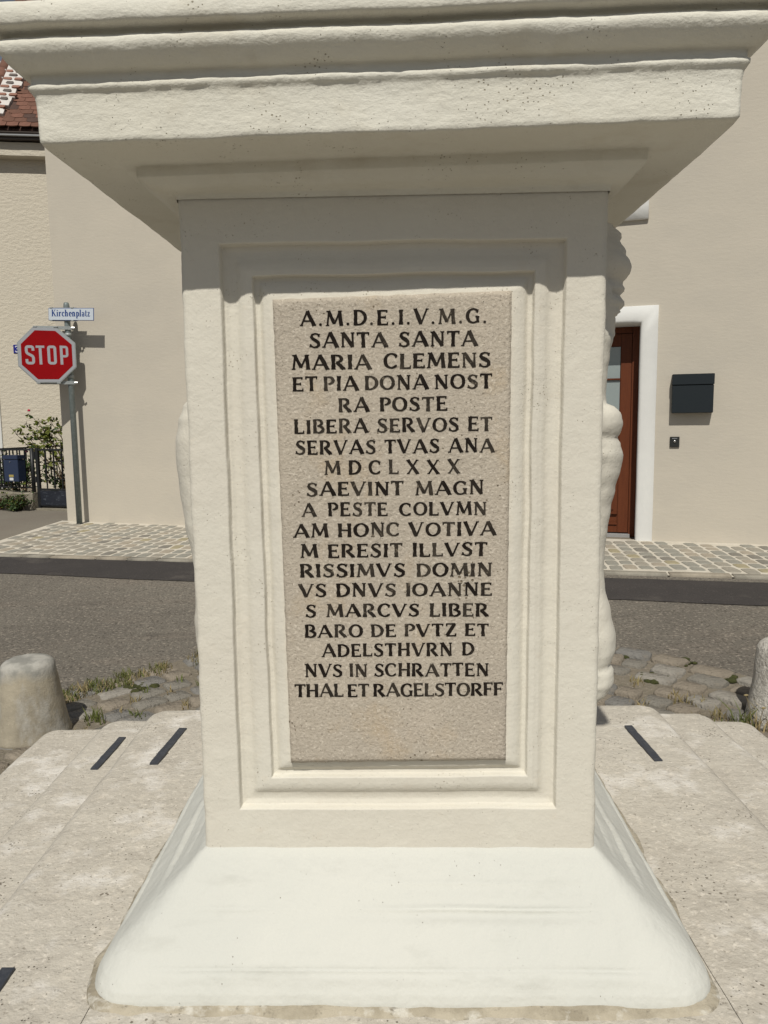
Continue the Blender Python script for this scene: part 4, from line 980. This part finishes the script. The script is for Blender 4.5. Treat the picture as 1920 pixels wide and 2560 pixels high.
# street sign turned 5 degrees
kp = bpy.data.objects.new('street_name_sign', None); C.objects.link(kp); kp.parent = post; kp.location = (.088, -.030, 2.516-.155); kp.rotation_euler = (0, .054, HA)
obj('backing', bbox(-.302, .302, -.048, -.042, -.068, .068, .002, 1), m_sblue, kp)
obj('pale_field', bbox(-.2965, .2965, -.0495, -.0482, -.0625, .0625, 0), m_swhite, kp)
for x in (-.262, .02):
    for z in (.069, -.069): obj('clip', bbox(x-.016, x+.016, -.054, -.03, z-.006, z+.006, .001, 1), m_galv2, kp)
for z in (.069, -.069): obj('bracket', bbox(-.28, .06, -.0415, -.012, z-.004, z+.004, .001, 1), m_galv2, kp)
def kirch(p):
    X = [-.258]; sx = .082*1.74*.742; sz = .074; z0 = -.024; K = .66
    def at(dx=0): p.set(lambda x, y, l, b=X[0]: (b+x*sx*.60, -.0497-l*1.5e-5, z0+y*sz))
    W_, w_ = .24, .11
    def st_(x, a, b): p.path([(x, a), (x, b)], [W_, W_])
    def sf(x, y, hl=.2): p.path([(x-hl, y), (x+hl, y)], [.055, .055], 1)
    at(); st_(.2, 0, 1); sf(.2, .03); sf(.2, .97); p.path([(.3, .45), (.75, .97)], [.10, .10]); p.path([(.42, .55), (.82, .02)], [.22, .22]); sf(.84, .03, .17); sf(.74, .97, .17); X[0] += 1.04*sx*.60
    def adv(w): X[0] += w*sx*.60
    def i_(): at(); st_(.2, 0, K); sf(.2, .03); sf(.14, K-.03, .12); p.path([(.2, .80), (.2, .96)], [.2, .2]); adv(.46)
    def r_(): at(); st_(.2, 0, K); sf(.2, .03); sf(.14, K-.03, .12); p.path([(.3, .48), (.42, .60), (.56, .58)], [.1, .12, .2], 1); adv(.64)
    def c_(): at(); p.arc(.36, .33, .22, .29, 45, 315, W_, w_); p.path([(.50, .46), (.52, .58)], [.16, .16]); adv(.64)
    def h_(): at(); st_(.2, 0, 1); sf(.14, .97, .12); sf(.2, .03); p.arc(.36, .42, .20, .20, 150, 0, W_, w_*1.2, 8); st_(.56, 0, .44); sf(.56, .03); adv(.84)
    def e_(): at(); p.arc(.36, .33, .22, .29, 0, 315, W_, w_); p.path([(.2, .35), (.62, .35)], [.08, .08]); adv(.68)
    def n_(): at(); st_(.2, 0, K); sf(.14, K-.03, .12); sf(.2, .03); p.arc(.36, .42, .20, .20, 150, 0, W_, w_*1.2, 8); st_(.56, 0, .44); sf(.56, .03); adv(.84)
    def p_(): at(); st_(.2, -.28, K); sf(.2, -.25); sf(.14, K-.03, .12); p.arc(.36, .33, .22, .29, 150, -150, W_, w_); adv(.72)
    def l_(): at(); st_(.2, 0, 1); sf(.14, .97, .12); sf(.2, .03); adv(.44)
    def a_(): at(); p.path([(.12, .50), (.24, .60), (.40, .60), (.50, .48), (.50, .06), (.60, .03)], [.14, .10, .12, .2, .22, .1], 1); p.arc(.34, .19, .18, .16, 80, 300, .2, .09); adv(.66)
    def t_f(): at(); p.path([(.24, .88), (.24, .12), (.32, .04), (.46, .05)], [.16, .22, .16, .08], 1); p.path([(.06, K-.03), (.46, K-.03)], [.06, .06]); adv(.50)
    def z_(): at(); p.path([(.08, K-.04), (.52, K-.04)], [.09, .09]); p.path([(.48, K-.04), (.14, .04)], [.18, .18]); p.path([(.08, .04), (.56, .04)], [.09, .09]); p.path([(.54, .02), (.55, .18)], [.08, .08]); adv(.6)
    for f in (i_, r_, c_, h_, e_, n_, p_, l_, a_, t_f, z_): f()

text_obj('street_name_lettering', kirch, m_sblue, kp)

# ------------------------------------------------------------------ garden fence, gate, letterbox, plants
FY = 1.0
def L2W(u, y, z=0): return (-3.792+.9537*u+.3007*y, 9.101-.3007*u+.9537*y, z)
fence = thing('garden_fence', 'low black iron bar fence on a concrete plinth in front of the cream house', 'fence', L2W(-1.33, FY), HA)
def fx(bm, x0, x1, y0, y1, z0, z1): box(bm, x0, x1, y0, y1, z0, z1)
bm = bmesh.new()
n = 24; g = []
prw = [(-.10, .10), (-.10, .37), (-.085, .385), (.085, .385), (.10, .37), (.10, .10)]
for k in range(n+1):
    x = .06-3.4*k/n; g.append([bm.verts.new((x+.006*noise.noise(Vector((k, 1, z*9))), y+.012*noise.noise(Vector((x*4, y, z*5))), z+.02*smooth((-x-.3)/.4)*(1 if z > .2 else 0)+.008*noise.noise(Vector((x*5, z, 0))))) for y, z in prw])
for a, b in zip(g, g[1:]):
    for k in range(5): bm.faces.new((a[k], a[k+1], b[k+1], b[k]))
bm.faces.new(g[0]); bm.faces.new(g[-1][::-1])
bmesh.ops.recalc_face_normals(bm, faces=bm.faces)
obj('concrete_plinth', bm, m_conc, fence)
bm = bmesh.new(); tube(bm, [(0, 0, .36), (0, 0, .985)], .026, 10); obj('post', bm, m_iron, fence, smooth=True)
for z, h in ((.965, .012), (.45, .009)): obj('rail', bbox(-.70, -.024, -.012, .012, z-h, z+h, .003, 1), m_iron, fence)
barm = bbox(-.007, .007, -.007, .007, .44, .955, 0); bar0 = obj('bar', barm, m_iron, fence); bar0.location = (-.12, 0, 0)
for k in range(1, 5):
    c = bar0.copy(); C.objects.link(c); c.location = (-.12-k*.125, 0, 0)
# return of the fence towards the house
obj('rail', bbox(-.712, -.688, .02, 2.0, .953, .977, .003, 1), m_iron, fence); obj('rail', bbox(-.709, -.691, .02, 2.0, .441, .459, .003, 1), m_iron, fence)
for k in range(14):
    c = bar0.copy(); C.objects.link(c); c.location = (-.70, .04+k*.125, 0)
gate = thing('garden_gate', 'narrow black iron garden gate with a scuffed kick plate beside the beige house corner', 'gate', L2W(-1.24, FY), HA)
obj('frame_post', bbox(-.022, .022, -.02, .02, .17, .985, .003, 1), m_iron, gate); obj('frame_post', bbox(1.10, 1.14, -.02, .02, .17, .985, .003, 1), m_iron, gate)
obj('rail', bbox(.024, 1.098, -.014, .014, .950, .975, .003, 1), m_iron, gate); obj('rail', bbox(.024, 1.098, -.012, .012, .415, .44, .003, 1), m_iron, gate); obj('rail', bbox(.024, 1.098, -.012, .012, .195, .215, .003, 1), m_iron, gate)
for k in range(8):
    x = .135+k*.128; obj('bar', bbox(x-.007, x+.007, -.007, .007, .442, .948, 0), m_iron, gate)
bm = bmesh.new()
for x0 in (.26, .64): 
    for (a, b, c, d) in ((x0, x0+.24, .56, .572), (x0, x0+.24, .80, .812), (x0, x0+.012, .572, .80), (x0+.228, x0+.24, .572, .80)): box(bm, a, b, -.006, .006, c, d)
obj('ornament', bm, m_iron, gate)
bm = bmesh.new(); g = []
for i in range(25):
    g.append([bm.verts.new((.024+1.074*i/24, -.016+.007*noise.noise(Vector((i*.5, j*.9, 0))), .215+.20*j/5)) for j in range(6)])
for a, b in zip(g, g[1:]):
    for j in range(5): bm.faces.new((a[j], b[j], b[j+1], a[j+1]))
obj('kick_plate', bm, m_kick, gate, smooth=True)
obj('threshold', bbox(-.02, 1.14, -.08, .10, .13, .175, .004), m_conc, gate)
bm = bmesh.new(); tube(bm, [(-.05, 0, .52), (-.05, 0, .60)], .016, 10); obj('hinge', bm, m_iron, gate)
bm = bmesh.new(); tube(bm, [(-.05, 0, .84), (-.05, 0, .94)], .016, 10); obj('hinge', bm, m_iron, gate)
mb = thing('garden_letterbox', 'dark blue metal letterbox with yellow and white labels hanging on the garden fence', 'letterbox', L2W(-1.554, FY), HA)
obj('body', bbox(-.12, .12, -.150, -.014, .540, .838, .004), m_navy, mb); obj('lid', bbox(-.124, .124, -.158, -.012, .841, .895, .005), m_navy, mb)
obj('yellow_label', bbox(-.038, .038, -.1525, -.1505, .604, .634, 0), m_brass, mb); obj('white_label', bbox(-.032, .032, -.1525, -.1505, .557, .594, 0), m_label, mb)
bm = bmesh.new(); bmesh.ops.create_cone(bm, cap_ends=True, segments=12, radius1=.008, radius2=.008, depth=.008, matrix=Matrix.Translation((-.008, -.154, .806)) @ Matrix.Rotation(pi/2, 4, 'X')); obj('lock', bm, m_steel, mb)
# garden soil
bm = bmesh.new(); v = [bm.verts.new(L2W(a, b, .22)) for a, b in ((-5, FY+.12), (0, FY+.12), (0, 3.19), (-5, 3.19))]; bm.faces.new(v); obj('garden_soil', bm, m_soil, kind='structure')
def leafquad(bm, p, s, mi, r):
    d = Vector((r.uniform(-1, 1), r.uniform(-1, 1), r.uniform(-.7, .7))).normalized(); n_ = Vector((r.uniform(-.6, .6), r.uniform(-.9, .2), r.uniform(.1, 1))).normalized()
    q = d.cross(n_).normalized(); f = d.cross(q)*s*.18
    P_ = [p-d*s*.5, p-d*s*.1+q*s*.30+f, p+d*s*.28+q*s*.22+f, p+d*s*.55, p+d*s*.28-q*s*.22+f, p-d*s*.1-q*s*.30+f]
    v = [bm.verts.new(t) for t in P_]
    for tri in ((0, 1, 2, 3), (0, 3, 4, 5)): bm.faces.new([v[i] for i in tri]).material_index = mi
def shrub(name, label, cat, base, stems, leafn, lsize, mats, seed, spread=.06, start=.45, group=None, flowers=()):
    r = random.Random(seed); root = thing(name, label, cat, base, HA, group); sb = bmesh.new(); lb_ = bmesh.new()
    for (x, y, z, cx_, cy_) in stems:
        p0 = Vector((cx_, cy_, 0)); p1 = Vector((x, y, z)); mid = (p0+p1)/2+Vector((r.uniform(-.08, .08), r.uniform(-.05, .05), .08*z)); pts = []
        for k in range(7):
            t = k/6; pts.append(p0*(1-t)**2+mid*2*t*(1-t)+p1*t*t+Vector((r.uniform(-.012, .012), 0, 0)))
        tube(sb, pts, [.011*(1-.7*k/6) for k in range(7)], 5)
        tw = []
        for q in range(7):
            k = r.randint(3, 6); a = pts[k]; b = a+Vector((r.uniform(-.13, .13), r.uniform(-.1, .1), r.uniform(-.02, .12))); tube(sb, [a, (a+b)/2+Vector((0, 0, .01)), b], [.004, .003, .002], 4); tw.append((a, b))
        for q in range(leafn):
            if r.random() < .6: a, b = r.choice(tw); t = r.uniform(.2, 1.1); p = a+(b-a)*t
            else: t = r.uniform(start, 1.0)*6; k = min(5, int(t)); p = pts[k]+(pts[k+1]-pts[k])*(t-k)
            p = p+Vector((r.gauss(0, spread*.5), r.gauss(0, spread*.5), r.gauss(0, spread*.4)))
            leafquad(lb_, p, lsize*r.uniform(.7, 1.25), r.choices(range(len(mats)), [6]+[1.6]*(len(mats)-1))[0], r)
    obj('stems', sb, m_stem, root, smooth=True); obj('foliage', lb_, mats, root, kind='stuff')
    for (x, y, z, s, m) in flowers:
        fb = bmesh.new()
        for k in range(3):
            for q in range(6):
                a = 2*pi*q/6+k*.5; rr = s*(.35+.3*k); c = Vector((x+rr*cos(a)*.55, y+rr*sin(a)*.55, z+s*(.3-.18*k)))
                bmesh.ops.create_icosphere(fb, subdivisions=1, radius=s*.42, matrix=Matrix.Translation(c) @ Matrix.Rotation(a, 4, 'Z') @ Matrix.Diagonal((.35, 1, .9, 1)))
        obj('rose_bloom', fb, m, root, smooth=True)
    return root
bs = L2W(-1.05, 1.36, .22)
stems = []
rb = random.Random(5)
for (x, z) in ((-.70, 1.18), (-.60, 1.26), (-.78, 1.04), (-.48, 1.22), (-.66, .98), (-.36, 1.22), (-.24, 1.24), (-.52, 1.08), (-.14, 1.20), (-.82, 1.10), (-.58, 1.12), (-.42, 1.10), (-.30, 1.12)): stems.append((x, rb.uniform(-.08, .1), z-.10, rb.uniform(.05, .35), rb.uniform(-.05, .1)))
shrub('rose_bush', 'straggly rose bush with one red bloom rising behind the garden gate', 'rose bush', bs, stems, 30, .066, [m_leaf, m_leaf2], 11, .05, .66, flowers=[(-.575, -.03, 1.275, .030, m_rose)])
bm = bmesh.new()
stems = [(x, rb.uniform(-.08, .08), z, x-.05, 0) for x, z in ((-.02, 1.0), (.10, .86), (.18, 1.02), (.02, .70), (.22, .72))]
shrub('rose_bush', 'dark rose stems with sparse leaves against the beige house corner behind the gate', 'rose bush', L2W(-.98, 1.42, .22), stems, 30, .05, [m_leaf2, m_leaf, m_dry], 17, .05, .3)
stems = [(rb.uniform(-.7, .75), rb.uniform(-.15, .15), rb.uniform(.22, .48), rb.uniform(-.6, .6), 0) for k in range(26)]
shrub('leafy_shrub', 'dense dark green low shrub with dry leaves behind the gate bars', 'shrub', L2W(-1.05, 1.70, .22), stems, 46, .055, [m_leaf2, m_leaf, m_dry], 23, .09, .15)
stems = [(rb.uniform(-.8, .55), rb.uniform(-.15, .15), rb.uniform(.28, .66), rb.uniform(-.6, .4), 0) for k in range(24)]
shrub('leafy_shrub', 'dark shrub with faded pink roses behind the blue letterbox', 'shrub', L2W(-2.05, 1.50, .22), stems, 42, .05, [m_leaf2, m_leaf], 29, .08, .15,
      flowers=[(.28, -.1, .70, .026, m_rosed), (-.30, -.1, .72, .022, m_rosed)])
stems = [(rb.uniform(-.22, .22), rb.uniform(-.16, .10), rb.uniform(.05, .17), rb.uniform(-.1, .1), 0) for k in range(14)]
shrub('green_weed', 'bushy green weed growing at the foot of the concrete plinth', 'weed', L2W(-1.50, FY-.17, .155), stems, 46, .038, [m_leaf2, m_leaf], 31, .035, .2)
stems = [(rb.uniform(-.12, .12), rb.uniform(-.08, .06), rb.uniform(.05, .13), 0, 0) for k in range(9)]
shrub('reddish_weed', 'small red-brown weed at the concrete plinth beside the green weed', 'weed', L2W(-1.86, FY-.15, .155), stems, 30, .035, [m_redleaf, m_dry], 37, .03, .2)

# ------------------------------------------------------------------ grass between the stones
def blades(bm, x, y, z, n, h, spread, mi, r, w_=.0035):
    for k in range(n):
        a = r.uniform(0, 2*pi); d = spread*sqrt(r.random()); p = Vector((x+d*cos(a), y+d*sin(a), z)); hh = h*r.uniform(.45, 1.1); ln = Vector((r.uniform(-.6, .6), r.uniform(-.6, .6), 0))*hh
        s = Vector((cos(a+1.3), sin(a+1.3), 0))*w_*r.uniform(.7, 1.3)
        m1 = p+ln*.35+Vector((0, 0, hh*.6)); t = p+ln+Vector((0, 0, hh))
        v = [bm.verts.new(q) for q in (p-s, p+s, m1+s*.8, m1-s*.8, t)]
        bm.faces.new(v[:4]).material_index = mi; bm.faces.new((v[3], v[2], v[4])).material_index = mi
gb = bmesh.new(); rg_ = random.Random(9)
for k in range(90):           # along the left rim of the cobbled circle
    t = radians(rg_.uniform(108, 146)); rr = CR+rg_.uniform(-.10, .02); x, y = CX0+rr*cos(t), CY0+rr*sin(t)
    if noise.noise(Vector((t*9, 0, 0))) < -.12: continue
    blades(gb, x, y, gz(x, y)+.012, 24, .042, .05, 0 if rg_.random() < .55 else 1, rg_, .0025)
for k in range(26):
    t = radians(rg_.uniform(112, 140)); rr = CR-rg_.uniform(.15, .6); x, y = CX0+rr*cos(t), CY0+rr*sin(t)
    blades(gb, x, y, gz(x, y)+.01, 9, .045, .03, rg_.randrange(2), rg_)
for (x, y, h, n, mi) in ((1.52, 3.02, .10, 34, 1), (1.48, 3.05, .12, 26, 0), (1.42, 3.14, .08, 30, 1), (1.60, 3.00, .10, 24, 0), (1.32, 3.35, .05, 40, 1), (1.36, 3.02, .06, 26, 0), (1.12, 3.30, .04, 22, 1), (1.20, 3.55, .04, 18, 1), (1.05, 3.02, .05, 18, 1),
                         (1.40, 3.32, .04, 20, 1), (1.00, 3.60, .04, 16, 0), (1.55, 3.12, .13, 12, 1), (-1.28, 3.25, .07, 24, 0), (-1.30, 3.10, .05, 16, 1), (1.28, 3.08, .06, 22, 1)):
    blades(gb, x, y, gz(x, y)+.012, n, h, .05, mi, rg_)
go = obj('grass', gb, [m_grass, m_straw], kind='stuff'); tag(go, 'sparse green and straw coloured grass in the joints of the cobbles', 'grass')
# long thin stalks by the right bollard
bm = bmesh.new()
for k in range(9):
    x, y = 1.50+rg_.uniform(-.05, .09), 2.995+rg_.uniform(-.02, .05); L_ = rg_.uniform(.12, .22); a = rg_.uniform(-.3, 1.0)
    p = [(x, y, .01), (x+a*L_*.3, y, L_*.6), (x+a*L_, y-.02, L_*.95)]; tube(bm, p, [.0016, .0013, .001], 4)
    if k % 2: bmesh.ops.create_icosphere(bm, subdivisions=1, radius=.006, matrix=Matrix.Translation(p[2]) @ Matrix.Diagonal((1.8, .6, .8, 1)))
o = obj('seeding_weed', bm, m_straw); tag(o, 'thin seeding grass stalks leaning beside the rough granite bollard', 'weed')
# weed in a joint of the steps on the right
bm = bmesh.new(); rw = random.Random(4)
for k in range(11):
    a = radians(rw.uniform(-35, 60)); L_ = rw.uniform(.03, .06); p = Vector((rw.uniform(0, .05), rw.uniform(-.04, .04), .004)); d = Vector((cos(a), sin(a), .25)); s = Vector((-sin(a), cos(a), 0))*.005
    q = p+d*L_*.5; e = p+d*L_; v = [bm.verts.new(t) for t in (p, q+s, e, q-s)]; bm.faces.new(v)
o = obj('step_weed', bm, m_leaf2, loc=(1.20, 2.06, T2+.004)); tag(o, 'little dark green weed sprouting from a joint of the right hand steps', 'weed')
